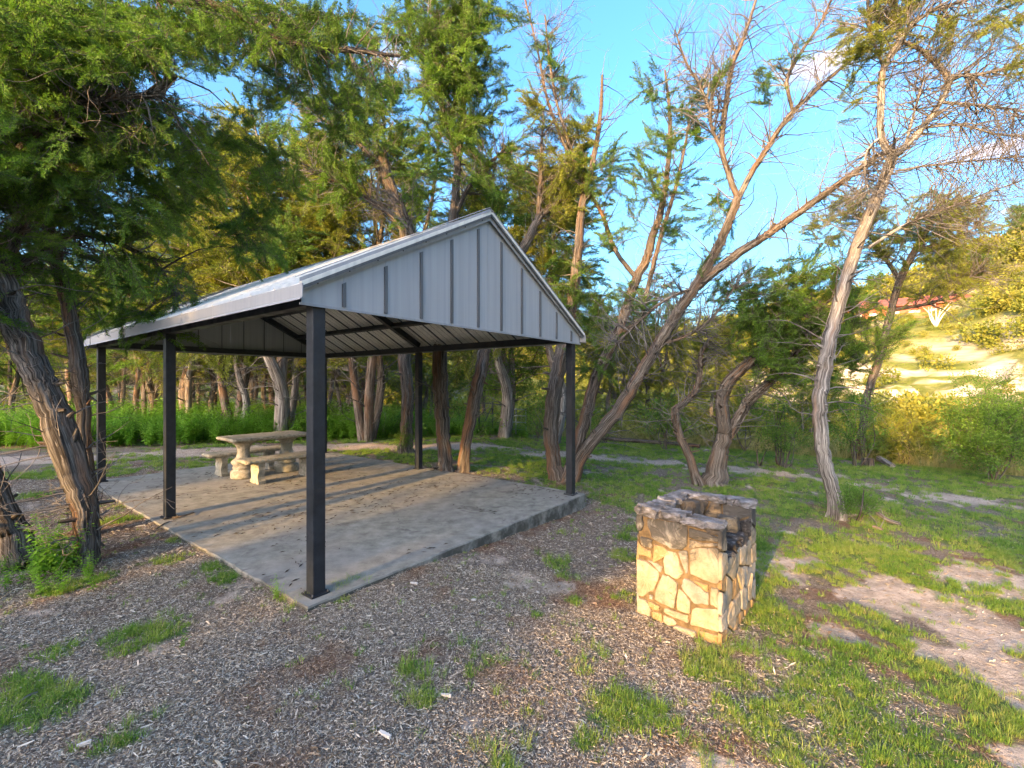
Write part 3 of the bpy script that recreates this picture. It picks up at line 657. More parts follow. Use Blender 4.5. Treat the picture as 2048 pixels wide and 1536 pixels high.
# clump right of the shelter's right post
hero('juniper_tree', 'three-stemmed juniper behind the right front post, its stems fanning far right',
  [[(1120,962,8.5,44),(1108,920,8.5,34),(1103,860,8.5,36),(1108,790,8.5,36),(1120,720,8.5,34),(1135,650,8.6,30),(1150,560,8.7,26),(1157,480,8.8,22),(1165,400,8.9,18),(1185,330,9,14),(1200,240,9,10),(1205,150,9,6)],
   [(1128,955,8.4,34,1),(1150,905,8.5,27),(1172,830,8.6,27),(1191,759,8.7,27),(1228,684,8.8,27),(1253,619,8.9,24),(1273,557,9,22),(1294,516,9,20),(1304,475,9,18),(1320,430,9,16),(1335,340,9,13),(1340,240,9.1,9),(1330,140,9.2,5)],
   [(1240,665,8.85,14),(1280,640,8.6,12),(1292,590,8.6,12),(1307,530,8.6,12),(1325,461,8.6,11),(1350,380,8.6,10),(1370,290,8.6,7),(1385,200,8.6,4)],
   [(1142,962,8.3,36,1),(1164,912,8.2,31),(1200,865,8.1,31),(1239,817,8.0,31),(1284,742,7.9,30),(1318,687,7.8,29),(1359,619,7.7,28),(1386,581,7.6,26),(1415,530,7.5,24),(1445,472,7.4,22),(1476,396,7.3,21)],
   [(1476,396,7.3,16),(1461,359,7.3,15),(1444,300,7.3,14),(1450,222,7.3,14),(1464,133,7.3,12),(1485,82,7.3,10),(1512,0,7.3,8),(1530,-70,7.3,5)],
   [(1476,396,7.3,17),(1502,348,7.3,16),(1532,300,7.2,15),(1560,256,7.2,14),(1587,222,7.2,13),(1621,191,7.1,10),(1655,160,7.1,8),(1707,116,7,7),(1758,68,7,5)],
   [(1584,218,7.2,10),(1575,178,7.2,10),(1577,150,7.2,10),(1604,102,7.2,9),(1638,51,7.2,7),(1662,0,7.2,6),(1690,-60,7.2,4)],
   [(1450,222,7.3,9),(1418,215,7.3,9),(1400,170,7.3,8),(1372,125,7.3,6),(1350,60,7.3,4)],
   [(1444,300,7.3,10),(1422,250,7.3,9),(1425,190,7.3,8),(1450,140,7.3,6)],
   [(1386,581,7.6,22),(1427,545,7.5,22),(1478,506,7.4,22),(1530,472,7.2,21),(1581,437,7.1,20),(1638,396,7.0,18),(1690,359,6.9,17),(1724,335,6.8,15),(1757,308,6.7,12)],
   [(1390,575,7.6,9),(1330,600,7.6,8),(1270,650,7.6,6),(1230,690,7.6,4)],
   [(1318,690,7.8,10),(1370,672,7.7,9),(1420,640,7.6,7),(1480,560,7.4,4)],
   [(1273,557,9,12),(1230,500,9,11),(1205,430,9,10),(1165,360,9,9),(1130,290,9.1,8),(1095,200,9.2,7),(1075,100,9.2,5),(1050,0,9.3,4)],
   [(1165,360,9,8),(1120,230,9,7),(1100,130,9,6),(1090,30,9,4)]],
  [(1120,560,45,80,8.7,.6,1.0),(1170,620,60,50,8.7,.7,.7),(1190,360,60,50,9,.7,.6),(1280,370,50,45,8.9,.6,.6),(1350,380,50,40,8.6,.6,.6),(1380,250,40,50,7.6,.5,.5),(1230,470,50,40,8.9,.6,.5),(1310,300,45,40,8.9,.6,.5),(1120,170,50,50,9.1,.6,.5),
   (1525,190,26,40,7.2,.4,.5),(1570,120,24,26,7.2,.3,.4),(1400,190,30,40,7.3,.4,.5),(1100,100,40,40,9.1,.6,.5),(1180,720,60,30,8.6,.6,.5),(1350,470,40,30,8.2,.5,.5),(1440,420,45,40,7.5,.4,.5),(1270,600,50,40,8.8,.6,.7),(1400,520,50,35,7.8,.5,.4),(1300,170,40,40,9,.5,.5),(1240,330,40,50,9,.6,.6)],
  17, BARK_W, 'jun', dens=13, scl=(.6, 1.0), tw=78, twl=(.3, 1.1), strips=45, up=.2)
hero('juniper_tree', 'twin-trunked juniper with a dense green crown, standing behind the stone grill',
  [[(1428,970,8.3,60),(1434,930,8.3,46),(1443,890,8.3,40),(1450,855,8.3,38),(1444,803,8.3,32),(1461,762,8.2,30),(1496,728,8.1,26),(1530,690,8,18),(1560,640,8,12)],
   [(1450,875,8.3,30),(1472,845,8.3,28),(1496,803,8.3,27),(1533,769,8.3,24),(1570,735,8.3,18),(1610,680,8.2,13),(1640,600,8.2,8)],
   [(1398,962,8.25,26,1),(1378,912,8.2,21),(1358,866,8.2,20),(1350,824,8.2,20),(1366,808,8.2,16),(1390,783,8.2,14),(1400,742,8.2,13),(1402,707,8.2,11),(1420,675,8.2,8)]],
  [(1560,720,70,45,8.1,.8,1.3),(1520,640,80,50,8.1,.8,1.1),(1600,640,80,50,8.2,.9,1.2),(1690,690,60,50,8.2,.8,1.0),(1640,570,80,50,8.2,.8,.9),(1540,570,80,40,8.1,.8,.8),(1720,620,50,50,8.2,.8,.8),(1480,600,60,40,8.1,.7,.6),(1750,690,40,35,8.2,.6,.6),(1660,760,60,30,8.4,.6,.6)],
  18, BARK_W, 'jun', dens=11, scl=(.7, 1.15), tw=80, twl=(.4, 1.0), strips=40, up=-.1)
hero('juniper_tree', 'tall curving grey-barked juniper standing alone on the lawn at right',
  [[(1675,1034,6.34,44),(1668,990,6.34,38),(1652,930,6.34,38),(1643,870,6.34,38),(1641,800,6.34,38),(1648,745,6.34,36),(1660,680,6.34,35),(1680,600,6.34,34),(1700,535,6.34,33),(1725,460,6.3,33),(1751,403,6.3,31),(1775,342,6.3,30),(1784,314,6.3,28)],
   [(1784,314,6.3,24),(1763,273,6.3,20),(1762,205,6.3,20),(1768,137,6.3,19),(1799,85,6.25,18),(1826,48,6.2,14),(1871,20,6.2,11),(1929,2,6.1,8),(2000,-20,6,6)],
   [(1784,314,6.3,24),(1809,294,6.3,22),(1844,256,6.3,19),(1881,205,6.3,17),(1897,164,6.3,17),(1871,126,6.3,16),(1830,92,6.25,14),(1800,84,6.25,12)],
   [(1897,164,6.3,14),(1925,150,6.2,13),(1963,148,6.1,12),(2048,123,6,9),(2110,90,5.9,6)],
   [(1881,205,6.3,10),(1950,210,6.1,9),(2030,220,6,8),(2110,240,5.9,5)],
   [(1844,256,6.3,9),(1920,250,6.1,8),(2000,270,6,6),(2080,270,5.9,4)],
   [(1792,342,6.3,8),(1850,332,6.2,7),(1940,322,6.1,6),(2048,313,6,5)],
   [(1738,495,6.3,10),(1800,455,6.2,9),(1860,430,6.1,8),(1929,403,6.0,6),(2048,359,5.9,4)],
   [(1768,137,6.3,10),(1740,60,6.3,9),(1735,0,6.3,7),(1730,-60,6.3,4)],
   [(1763,273,6.3,8),(1735,300,6.2,8),(1730,345,6.1,7),(1738,390,6,3)],
   [(1809,294,6.3,9),(1830,220,6.3,8),(1850,150,6.3,5)]],
  [(1745,60,70,60,6.4,.5,1.0),(1800,20,60,40,6.4,.5,.8),(1720,110,40,30,6.4,.4,.6),(1700,215,22,40,6.3,.3,.6),(1890,60,50,40,6.2,.5,.4),(1990,40,60,50,6.1,.5,.7),(2020,120,50,40,6,.5,.6),(1905,30,50,25,6.2,.4,.4),(1880,110,25,25,6.2,.3,.4)],
  19, BARK_G, 'juny', dens=11, scl=(.45, .75), tw=88, twl=(.3, 1.1), strips=60, up=-.1, twt0=.25)
hero('juniper_tree', 'leaning juniper with broad pale-lit boughs, behind the tall curving grey trunk',
  [[(1722,925,12,22),(1725,860,12,20),(1735,790,12,20),(1760,710,12,20),(1780,630,12,20),(1800,560,11.8,20),(1830,500,11.6,18),(1870,440,11.4,12),(1900,400,11.3,7)],
   [(1800,560,11.8,14),(1760,500,11.8,12),(1720,440,11.8,8),(1690,400,11.8,5)],
   [(1785,620,12,12),(1880,600,11.6,10),(1930,560,11.4,7),(1970,540,11.2,4)],
   [(1830,500,11.6,12),(1900,480,11.4,9),(1960,450,11.2,5)]],
  [(1880,430,90,45,11.4,.9,1.2),(1940,440,45,40,11.3,.8,1),(1800,500,90,45,11.8,1,.9),(1900,500,80,40,11.5,.9,1),(1700,410,60,40,11.8,.9,1),(1660,450,60,40,11.8,.9,.8),(1950,550,45,30,11.3,.7,1),(1860,570,70,35,11.7,.9,.7),(1760,440,50,40,11.8,.9,.7)],
  20, BARK_D, 'juny', dens=12, scl=(.7, 1.1), tw=110, twl=(.5, 1.3))
hero('oak_sapling', 'small leafy broad-leaved tree on a slim orange trunk beside the metal fence',
  [[(1020,872,15,9),(1021,830,15,8),(1019,790,15,8),(1022,750,15,7),(1026,700,15,5),(1030,650,15,3)],
   [(1020,790,15,5),(990,750,15,4),(960,720,15,3)],[(1021,770,15,5),(1060,730,15,4),(1080,690,15,3)]],
  [(1020,720,70,45,15,1.2,1.5),(970,760,45,40,15,1.0,1.2),(1060,760,45,40,15,1,1.2),(1010,660,60,30,15,1.1,1.2),(1080,700,30,40,15,.8,1)], 21, BARK_W, 'leafy', dens=14, scl=(1.0, 1.7), group='broad-leaved saplings')

# --- prototype junipers for the wood behind, each with stems, dead low twigs and crown
def proto(seed, H, nst, leaf, bark, crown_lo=.35, n=150, spread=1.5, scl=(1.0, 1.7), twn=45):
    rng = np.random.default_rng(seed); acc = Acc(); dead = Acc(); nodes = []; tg = []
    for s in range(nst):
        a = 6.283*s/nst+rng.uniform(-.6, .6); ln = rng.uniform(.2, .8)*(1 if nst > 1 else .3); n_ = 7
        pts = [np.array([.08*math.cos(a)*(nst > 1), .08*math.sin(a)*(nst > 1), -.15])]; h = H*rng.uniform(.8, 1.02)
        for k in range(1, n_):
            f = k/(n_-1); pts.append(np.array([math.cos(a)*ln*f**.8*1.4, math.sin(a)*ln*f**.8*1.4, h*f])+rng.normal(0, .12, 3)*[1, 1, .3])
        r0 = rng.uniform(.07, .115); r = r0*(1-np.linspace(0, 1, n_))**.8+.012
        path = catmull(pts, 4); rad = catmull(r[:, None]*np.ones((1, 3)), 4)[:, 0]
        tube(acc, path, rad, 9, .14, seed+s); nodes += nodes_from(path[7:], rad[7:])
        twigs(dead, path[:18], rad[:18], twn, .5, 1.5, rng, 0, 2, .15)
        for _ in range(n//nst):
            f = crown_lo+(1-crown_lo)*rng.uniform()**.8; c_ = path[int(f*(len(path)-1))]; w = spread*(1.05-(f-crown_lo)/(1-crown_lo))**.6
            v = rng.normal(size=3); v /= np.linalg.norm(v); tg.append(c_+v*[w, w, .5]*rng.uniform(.3, 1))
    tg = np.array(tg); attach(acc, nodes, tg[::2], rng, .1)
    k3 = 3; pts = np.repeat(tg, k3, 0)+rng.normal(0, .12, (len(tg)*k3, 3)); dr = pts-np.array([0, 0, 1])*pts[:, 2:3]; dr /= np.linalg.norm(dr, axis=1)[:, None]+1e-6
    dr = dr+rng.normal(0, .6, dr.shape)+np.array([0, 0, .2]); s = rng.uniform(scl[0], scl[1], len(pts))
    return dict(trunk=acc.mesh('trunk', bark, True, True), dead=dead.mesh('dead_twigs', TWIG, True, True),
                crown=scatter_mesh('crown', pts, euler_along(dr, rng), s, 7, rng), leaf=leaf)
PROTO = [proto(41, 7.5, 3, 'juny', BARK_W), proto(42, 6.5, 2, 'jun', BARK_D), proto(43, 8.2, 1, 'juny', BARK_G, .42), proto(44, 7, 4, 'jun', BARK_W, .38),
         proto(45, 6.8, 3, 'juny', BARK_G, .3), proto(46, 8, 2, 'jun', BARK_D, .45)]
def place_tree(name, label, k, x, y, s, rz, group, tilt=(0, 0)):
    pr = PROTO[k]; root = empty(name, (x, y, float(ground_z(x, y))-.02), label=label, cat='tree', group=group)
    root.scale = (s, s, s); root.rotation_euler = (tilt[0], tilt[1], rz)
    link('trunk', pr['trunk'], root, keep=False)
    tag(link('dead_twigs', pr['dead'], root, keep=False), kind='stuff')
    c_ = link('crown', pr['crown'], root, keep=False); md = c_.modifiers.new('foliage', 'NODES'); md.node_group = inst_group(pr['leaf'], SETS[pr['leaf']]); c_['kind'] = 'stuff'
    return root
WG = 'junipers of the wood beyond the path'
WOOD = [  # px, depth, prototype, scale, yaw, label
 (20,17,1,.95,0,'dark juniper at the left edge of the wood, left of the brown crooked stem'),
 (95,20,2,1.0,1,'slim grey juniper seen through the gap left of the leftmost post'),
 (235,19,0,1.0,2,'grey leaning juniper of the wood seen just right of the leftmost post'),
 (290,15.5,3,.95,.5,'many-stemmed juniper behind the left middle post'),
 (385,19,4,.95,1.3,'spreading juniper of the wood over dry brown brush, left of the table'),
 (425,16.5,5,1.0,2.4,'two-stemmed juniper behind the left end of the stone table'),
 (478,14.2,2,.9,2.0,'stout single-trunk juniper rising right behind the stone table'),
 (545,17.5,0,1.0,.3,'fanning juniper of the wood just left of the near corner post'),
 (600,21,1,1.1,1.7,'dark juniper deep in the wood behind the near corner post'),
 (690,16.5,4,.95,2.8,'low-branched juniper right of the far rear post, arms spreading sideways'),
 (735,18.5,3,1.0,.9,'clumped juniper in the wood at the centre, left of the shaggy straight trunk'),
 (150,25,0,1.2,3.0,'pale-topped juniper far back at the left of the wood'),
 (330,25,5,1.2,1.1,'tall juniper far back between the two left posts'),
 (500,26,3,1.25,.6,'broad juniper far back above the stone table'),
 (650,27,0,1.25,2.2,'light-topped juniper far back behind the shelter roof'),
 (850,21,4,1.0,.4,'light green juniper behind the rear middle post'),
 (565,13.2,4,1.45,1.0,'sunlit yellow-green juniper whose top shows left above the roof'),
 (470,15.0,0,1.35,4.0,'tall sunlit juniper crown between the dark canopy and the shelter roof'),
 (655,14.0,2,1.25,5.0,'slender sunlit juniper rising behind the middle of the left roof slope'),
 (735,13.0,0,1.3,3.3,'airy light-topped juniper left of the roof peak'),
 (1105,13.5,2,1.22,1.9,'sunlit yellow juniper whose top stands right of the roof peak'),
 (1010,14.5,4,1.4,.9,'airy yellow-green juniper directly behind the roof peak'),
 (380,16.0,4,1.3,5.2,'light-topped juniper showing through the dark canopy above the left posts'),
 (960,21,5,1.1,2.6,'dark green juniper behind the roof peak'),
 (1230,17,4,.85,.2,'low light juniper at the lawn edge between the fanning stems'),
 (1310,18,0,1.0,2.9,'light green juniper below the bank, left of the bent stem'),
 (1430,20,2,1.1,1.2,'slim light juniper on the bank behind the twin-trunked juniper'),
 (1620,19,4,.9,3.4,'low yellow-green juniper on the bank left of the curving grey trunk'),
]
for px, d, k, s, rz, lab in WOOD:
    q = D(px, 800, d); place_tree('juniper_tree', lab, k, q[0], q[1], s, rz, WG)

rng = np.random.default_rng(5)
# far wood reads as one mass
pts = []
for _ in range(4300):
    d = rng.uniform(27, 40); px = rng.uniform(-900, 640); q = D(px, 768, d); z = rng.uniform(.0, 1)**.8*8.5*(.8+.35*vnoise(np.array(px*.02), np.array(1.), 4))
    pts.append((q[0], q[1], z))
pts = np.array(pts); dr = rng.normal(size=pts.shape)+[0, -.4, .3]; kk = rng.uniform(size=len(pts)) < .45
tag(scatter('far_woodland', pts[kk], euler_along(dr[kk], rng), rng.uniform(2.0, 3.6, kk.sum()), 'juny', rng), 'light green crowns mixed into the far wood', kind='stuff')
pts = pts[~kk]; dr = dr[~kk]
tag(scatter('far_woodland', pts, euler_along(dr, rng), rng.uniform(2.0, 3.8, len(pts)), 'jun', rng), 'dense dark juniper wood closing the view at far left', kind='stuff')
# unseen wood added behind the camera to shade the clearing, with sun gaps cut
pts = []
for _ in range(7000):
    al = rng.uniform(-11, 16); dist = rng.uniform(22, 31); z = rng.uniform(-.1, 9.5+1.2*math.sin(al*.9))
    p = -LDIR*np.array([1, 1, 0]); p = p/np.linalg.norm(p)*dist+HAX*al
    pts.append((p[0], p[1], z))
pts = np.array(pts)
dr = rng.normal(size=pts.shape); dr /= np.linalg.norm(dr, axis=1)[:, None]; sw = rng.uniform(2.2, 3.6, len(pts))
k = keep_boughs(pts, dr, sw, .22); pts = pts[k]; dr = dr[k]; sw = sw[k]
tag(scatter('unseen_shade_wood', pts, euler_along(dr, rng, .02), sw, 'jun', rng), 'unseen juniper wood added behind the camera to shade the clearing', kind='stuff')

# ------------------------------------------------------------------ concrete slab
CON, t, b = mat('concrete', (.36,.35,.31), .9, 0, .15)
pos = N(t, 'ShaderNodeNewGeometry').outputs['Position']
n1 = noise(t, pos, .9, 5, .6); n2 = noise(t, pos, 6, 6, .7); n3 = noise(t, pos, 90, 3, .6); n4 = noise(t, vmul(t, pos, (1, 1, .4)), 2.3, 6, .65, .8)
c = ramp(t, [(.3, (.14,.14,.12)), (.5, (.235,.235,.20)), (.7, (.335,.33,.29))], n2)
c = mixc(t, mrange(t, n1, .42, .62, 0, .45), c, (.23,.22,.205), 'MIX')
c = mixc(t, mrange(t, n4, .56, .66, 0, .7), c, (.11,.105,.095))
c = mixc(t, mrange(t, n3, .62, .72, 0, .4), c, (.55,.52,.45))
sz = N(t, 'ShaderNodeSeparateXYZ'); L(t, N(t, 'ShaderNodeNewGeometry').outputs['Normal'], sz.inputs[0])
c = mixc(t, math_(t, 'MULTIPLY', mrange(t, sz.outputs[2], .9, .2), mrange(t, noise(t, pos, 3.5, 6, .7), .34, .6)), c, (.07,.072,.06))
L(t, c, b.inputs['Base Color']); bump(t, b, math_(t, 'ADD', n2, n3), .35, .006)
SL0 = P0-U*.10-W*.10
def slab_pt(a, b_, z): return P0+U*a+W*b_+np.array([0, 0, z])
acc = Acc(); na_, nb_ = 40, 66; rngs = np.random.default_rng(2)
def edge_j(k, s): return (float(vnoise(np.array(k*1.7), np.array(s*9.1), 77))-.5)*.022
top = []
for i_ in range(na_+1):
    for j_ in range(nb_+1):
        a = -.10+(GW+.20)*i_/na_; b_ = -.10+(EL+.22)*j_/nb_
        if i_ in (0, na_): a += edge_j(j_, i_)
        if j_ in (0, nb_): b_ += edge_j(i_, j_+3)
        top.append(slab_pt(a, b_, .004*(float(vnoise(np.array(a*2), np.array(b_*2), 8))-.5)))
top = np.array(top); idx = np.arange((na_+1)*(nb_+1)).reshape(na_+1, nb_+1)
Qs = np.stack([idx[:-1, :-1], idx[1:, :-1], idx[1:, 1:], idx[:-1, 1:]], -1).reshape(-1, 4)
ring = list(idx[:, 0])+list(idx[-1, 1:])+list(idx[-2::-1, -1])+list(idx[0, -2:0:-1])
rv = top[ring]; cen = top.mean(0); o_ = rv-cen; o_[:, 2] = 0; o_ /= np.linalg.norm(o_, axis=1)[:, None]
r1 = rv+o_*.010+[0, 0, -.012]; r2 = rv+o_*.012+[0, 0, -.45]; n = len(ring); m = len(top)
side = []
for k in range(n):
    k2 = (k+1) % n
    side += [(ring[k], m+k, m+k2, ring[k2]), (m+k, m+n+k, m+n+k2, m+k2)]
me = mesh_np('concrete_slab', np.concatenate([top, r1, r2]), [np.concatenate([Qs, np.array(side)])], CON, False)
tag(link('concrete_slab', me), 'weathered rectangular concrete slab under the metal shelter', kind='structure')

# ------------------------------------------------------------------ shelter
STEEL, t, b = mat('charcoal_steel', (.018,.021,.025), .5, 0, .3)
pos = N(t, 'ShaderNodeNewGeometry').outputs['Position']
L(t, ramp(t, [(.3, (.012,.015,.019)), (.7, (.026,.031,.038))], noise(t, pos, 9, 5, .65)), b.inputs['Base Color'])
L(t, mrange(t, noise(t, pos, 5, 4), .3, .7, .35, .6), b.inputs['Roughness']); bump(t, b, noise(t, pos, 220, 2), .12, .001)
def sheet_mat(name, lo, hi, rough):
    m, t, b = mat(name, hi, rough, .0, .35)
    pos = N(t, 'ShaderNodeNewGeometry').outputs['Position']
    st = noise(t, vmul(t, pos, (22, 22, .5)), 1.0, 3, .5); fl = noise(t, pos, 1.3, 4)
    c = ramp(t, [(.32, lo), (.62, hi)], st); c = mixc(t, mrange(t, fl, .4, .7, 0, .3), c, lo)
    L(t, c, b.inputs['Base Color']); L(t, mrange(t, st, .3, .7, rough-.08, rough+.1), b.inputs['Roughness'])
    bump(t, b, noise(t, vmul(t, pos, (6, 6, 1.5)), 1.0, 2), .03, .01)
    return m
SHEET = sheet_mat('grey_sheet_metal', (.29,.31,.33), (.345,.365,.385), .6)
TRIM = sheet_mat('light_trim_metal', (.24,.255,.27), (.29,.305,.32), .55)
SEAM = sheet_mat('shade_toned_seam_metal', (.075,.082,.09), (.11,.12,.13), .5)  # darker tone paints in the ribs' shaded sides; laps and bolts share it
UNDER = sheet_mat('roof_sheet', (.60,.60,.56), (.74,.73,.67), .5)
shel = empty('picnic_shelter', tuple(P0), label='open metal picnic shelter with grey gabled roof on six charcoal posts', cat='shelter')
UP = np.array([0, 0, 1.]); AX = np.array([U, W, UP])
BEAMZ, RISE = 2.30, 1.08; SLP = RISE/(GW/2)
def part(name, acc, m, parent=shel, bev=0, smooth=False):
    o = link(name, acc.mesh(name, m, smooth), parent)
    if bev: md = o.modifiers.new('bevel', 'BEVEL'); md.width = bev; md.segments = 2; md.limit_method = 'ANGLE'
    return o
PW = .05
for (a, b_) in [(0, 0), (0, EL/2), (0, EL), (GW, 0), (GW, EL/2), (GW, EL)]:
    ia = PW if a == 0 else GW-PW; ib = PW if b_ == 0 else (EL-PW if b_ == EL else b_)
    acc = Acc(); acc.box(slab_pt(ia, ib, (BEAMZ-.10)/2+.004), PW, PW, (BEAMZ-.10)/2-.006, AX)
    po = part('post', acc, STEEL, bev=.004)
    acc = Acc(); acc.box(slab_pt(ia, ib, .006), .075, .075, .006, AX); part('base_plate', acc, STEEL, po)
    for bx, by in ((-.062, -.062), (.062, -.062), (-.062, .062), (.062, .062)):
        acc = Acc(); q = slab_pt(ia+bx, ib+by, 0); tube(acc, [q+[0, 0, .012], q+[0, 0, .026]], [.007, .007], 6, 0, 0, True); part('bolt', acc, SEAM, po)
for a in (PW, GW-PW):
    acc = Acc(); acc.box(slab_pt(a, EL/2, BEAMZ-.05), PW-.001, EL/2, .05, AX); part('eave_beam', acc, STEEL, bev=.003)
def beam_between(name, p, q, w, h, up=UP):
    p = np.asarray(p); q = np.asarray(q); d = q-p; ln = np.linalg.norm(d); d /= ln; s = np.cross(d, up); s /= np.linalg.norm(s); v = np.cross(s, d)
    acc = Acc(); acc.box((p+q)/2, ln/2, w, h, np.array([d, s, v])); return part(name, acc, STEEL, bev=.002)
for b_ in (PW, EL-PW):
    beam_between('tie_beam', slab_pt(PW*2+.002, b_, BEAMZ-.052), slab_pt(GW-PW*2-.002, b_, BEAMZ-.052), PW-.004, .048)
for b_ in (PW, EL/2, EL-PW):
    for sgn in (0, 1):
        a0 = .06 if sgn == 0 else GW-.06
        beam_between('rafter', slab_pt(a0, b_, BEAMZ+.06*SLP-.015), slab_pt(GW/2-.003+(.006 if sgn else 0), b_, BEAMZ+RISE-.075), .045, .05)
for f in (.34, .68):
    for sgn in (0, 1):
        a = GW/2*f if sgn == 0 else GW-GW/2*f; z = BEAMZ+RISE*f-.035
        beam_between('purlin', slab_pt(a, .08, z), slab_pt(a, EL-.08, z), .028, .04, np.array([0, 0, 1.])+U*(SLP if sgn else -SLP)*1.0)
beam_between('ridge_beam', slab_pt(GW/2, .08, BEAMZ+RISE-.10), slab_pt(GW/2, EL-.08, BEAMZ+RISE-.10), .03, .05)
# roof panels: 16 inch pans with a raised seam along one side
OV = .12; PAN = .4; RT = BEAMZ+.075
nrm_l = np.cross(W, U+UP*SLP); nrm_l /= np.linalg.norm(nrm_l)
nrm_l *= np.sign(nrm_l[2])
nrm_r = np.cross(W, -U+UP*SLP); nrm_r /= np.linalg.norm(nrm_r); nrm_r *= np.sign(nrm_r[2])
for sgn, nrm in ((0, nrm_l), (1, nrm_r)):
    b0 = -.085
    while b0 < EL+.08:
        b1 = min(b0+PAN, EL+.085)
        lo = slab_pt(-OV if sgn == 0 else GW+OV, 0, RT-OV*SLP)-P0; hi = slab_pt(GW/2, 0, RT+RISE)-P0
        acc = Acc(); th = .006
        for (c0, c1, h0, h1) in ((b0+.002, b1-.002, 0, th), (b0+.002, b0+.026, th, .030)):
            q = [P0+lo+W*c0+nrm*h0, P0+hi+W*c0+nrm*h0, P0+hi+W*c1+nrm*h0, P0+lo+W*c1+nrm*h0, P0+lo+W*c0+nrm*h1, P0+hi+W*c0+nrm*h1, P0+hi+W*c1+nrm*h1, P0+lo+W*c1+nrm*h1]
            acc.add(q, [(0,1,2,3),(7,6,5,4),(0,4,5,1),(1,5,6,2),(2,6,7,3),(3,7,4,0)])
        # downward lap at the seam and two shallow pencil ribs, seen from beneath as lines
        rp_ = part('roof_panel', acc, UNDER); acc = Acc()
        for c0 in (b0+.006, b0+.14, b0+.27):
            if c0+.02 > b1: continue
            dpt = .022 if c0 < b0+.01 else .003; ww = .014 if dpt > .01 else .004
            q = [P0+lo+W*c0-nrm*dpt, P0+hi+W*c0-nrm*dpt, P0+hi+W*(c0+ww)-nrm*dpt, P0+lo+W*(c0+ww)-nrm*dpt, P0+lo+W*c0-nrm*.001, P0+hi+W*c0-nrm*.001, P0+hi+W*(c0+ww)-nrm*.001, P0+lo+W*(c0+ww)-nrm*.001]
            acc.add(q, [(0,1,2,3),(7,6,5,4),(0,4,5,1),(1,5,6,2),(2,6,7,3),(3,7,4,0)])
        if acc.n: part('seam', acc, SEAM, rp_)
        b0 += PAN
# gable walls of upright pans, cut to the slope
def gable_z(a): return BEAMZ+RISE*(1-abs(a-GW/2)/(GW/2))+.055
for gb_, face in ((-.012, -1), (EL+.012, 1)):
    seams = [-.10]+[.244+.4*k for k in range(10)]+[GW+.10]
    for k in range(len(seams)-1):
        a0, a1 = seams[k], seams[k+1]; cuts = sorted({a0, a1} | ({GW/2} if a0 < GW/2 < a1 else set()))
        acc = Acc(); zb = BEAMZ-.105
        def slabq(c0, c1, t0, t1, za=None, zt=None, drop=0.):
            q = []
            for t_ in (t0, t1):
                for (aa, zz) in ((c0, za or zb), (c1, za or zb), (c1, (zt or gable_z(c1)-drop)), (c0, (zt or gable_z(c0)-drop))): q.append(slab_pt(aa, gb_+face*t_, zz))
            acc.add(q, [(0,1,2,3),(7,6,5,4),(0,4,5,1),(1,5,6,2),(2,6,7,3),(3,7,4,0)])
        for c0, c1 in zip(cuts[:-1], cuts[1:]):
            if gable_z(c0) > zb+.01 or gable_z(c1) > zb+.01: slabq(c0+.001, c1-.001, 0, .004)
        gp_ = part('gable_panel', acc, SHEET)
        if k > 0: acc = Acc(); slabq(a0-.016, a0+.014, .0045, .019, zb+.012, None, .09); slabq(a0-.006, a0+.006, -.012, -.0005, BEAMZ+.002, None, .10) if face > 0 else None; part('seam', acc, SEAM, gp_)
    for sgn in (0, 1):      # rake trim following the slope
        a0 = -.13 if sgn == 0 else GW+.13; ac = GW/2
        acc = Acc(); q = []
        z0 = RT+.062-.13*SLP
        for t_ in (.036, .044):
            for (aa, zz) in ((a0, z0-.105), (ac, RT+RISE+.062-.13), (ac, RT+RISE+.062), (a0, z0)): q.append(slab_pt(aa, gb_+face*t_, zz))
        acc.add(q, [(0,1,2,3),(7,6,5,4),(0,4,5,1),(1,5,6,2),(2,6,7,3),(3,7,4,0)])
        q = []
        for zo in (0, .005):
            for (aa, zz, bb) in ((a0, z0, .046), (ac, RT+RISE+.062, .046), (ac, RT+RISE+.062, -.03), (a0, z0, -.03)): q.append(slab_pt(aa, gb_+face*bb, zz+zo+.013))
        acc.add(q, [(0,1,2,3),(7,6,5,4),(0,4,5,1),(1,5,6,2),(2,6,7,3),(3,7,4,0)])
        tr = part('rake_trim', acc, TRIM)
        acc = Acc()
        for k in range(8):
            f = (k+.5)/8; aa = a0+(ac-a0)*f; zz = z0+(RT+RISE+.062-z0)*f-.11
            for hh in (0,): acc.box(slab_pt(aa, gb_+face*.047, zz+.018), .005, .003, .005, AX)
        tag(part('screw_heads', acc, STEEL, tr), kind='stuff')
    acc = Acc(); acc.box(slab_pt(GW/2, gb_+face*.007, BEAMZ-.113), GW/2+.115, .006, .009, AX); part('sill_trim', acc, TRIM)
for sgn in (0, 1):          # eave drip trim, one length per pair of pans
    a = -OV-.012 if sgn == 0 else GW+OV+.012; so_s = -1 if sgn == 0 else 1; k = 0; b0 = -.10
    z1 = RT-OV*SLP+.004
    while b0 < EL+.09:
        b1 = min(b0+.8, EL+.10)
        acc = Acc(); acc.box(slab_pt(a, (b0+b1)/2, z1-.045), .004, (b1-b0)/2-.0015, .05, AX)
        q = [slab_pt(a+so_s*.004, c_, z1-.093) for c_ in (b0+.0015, b1-.0015)]+[slab_pt(a+so_s*.022, c_, z1-.112) for c_ in (b1-.0015, b0+.0015)]
        q2 = [p+np.array([0, 0, .004]) for p in q]; acc.add(q+q2, [(0,1,2,3),(7,6,5,4),(0,4,5,1),(1,5,6,2),(2,6,7,3),(3,7,4,0)])
        part('eave_trim', acc, TRIM); b0 += .8
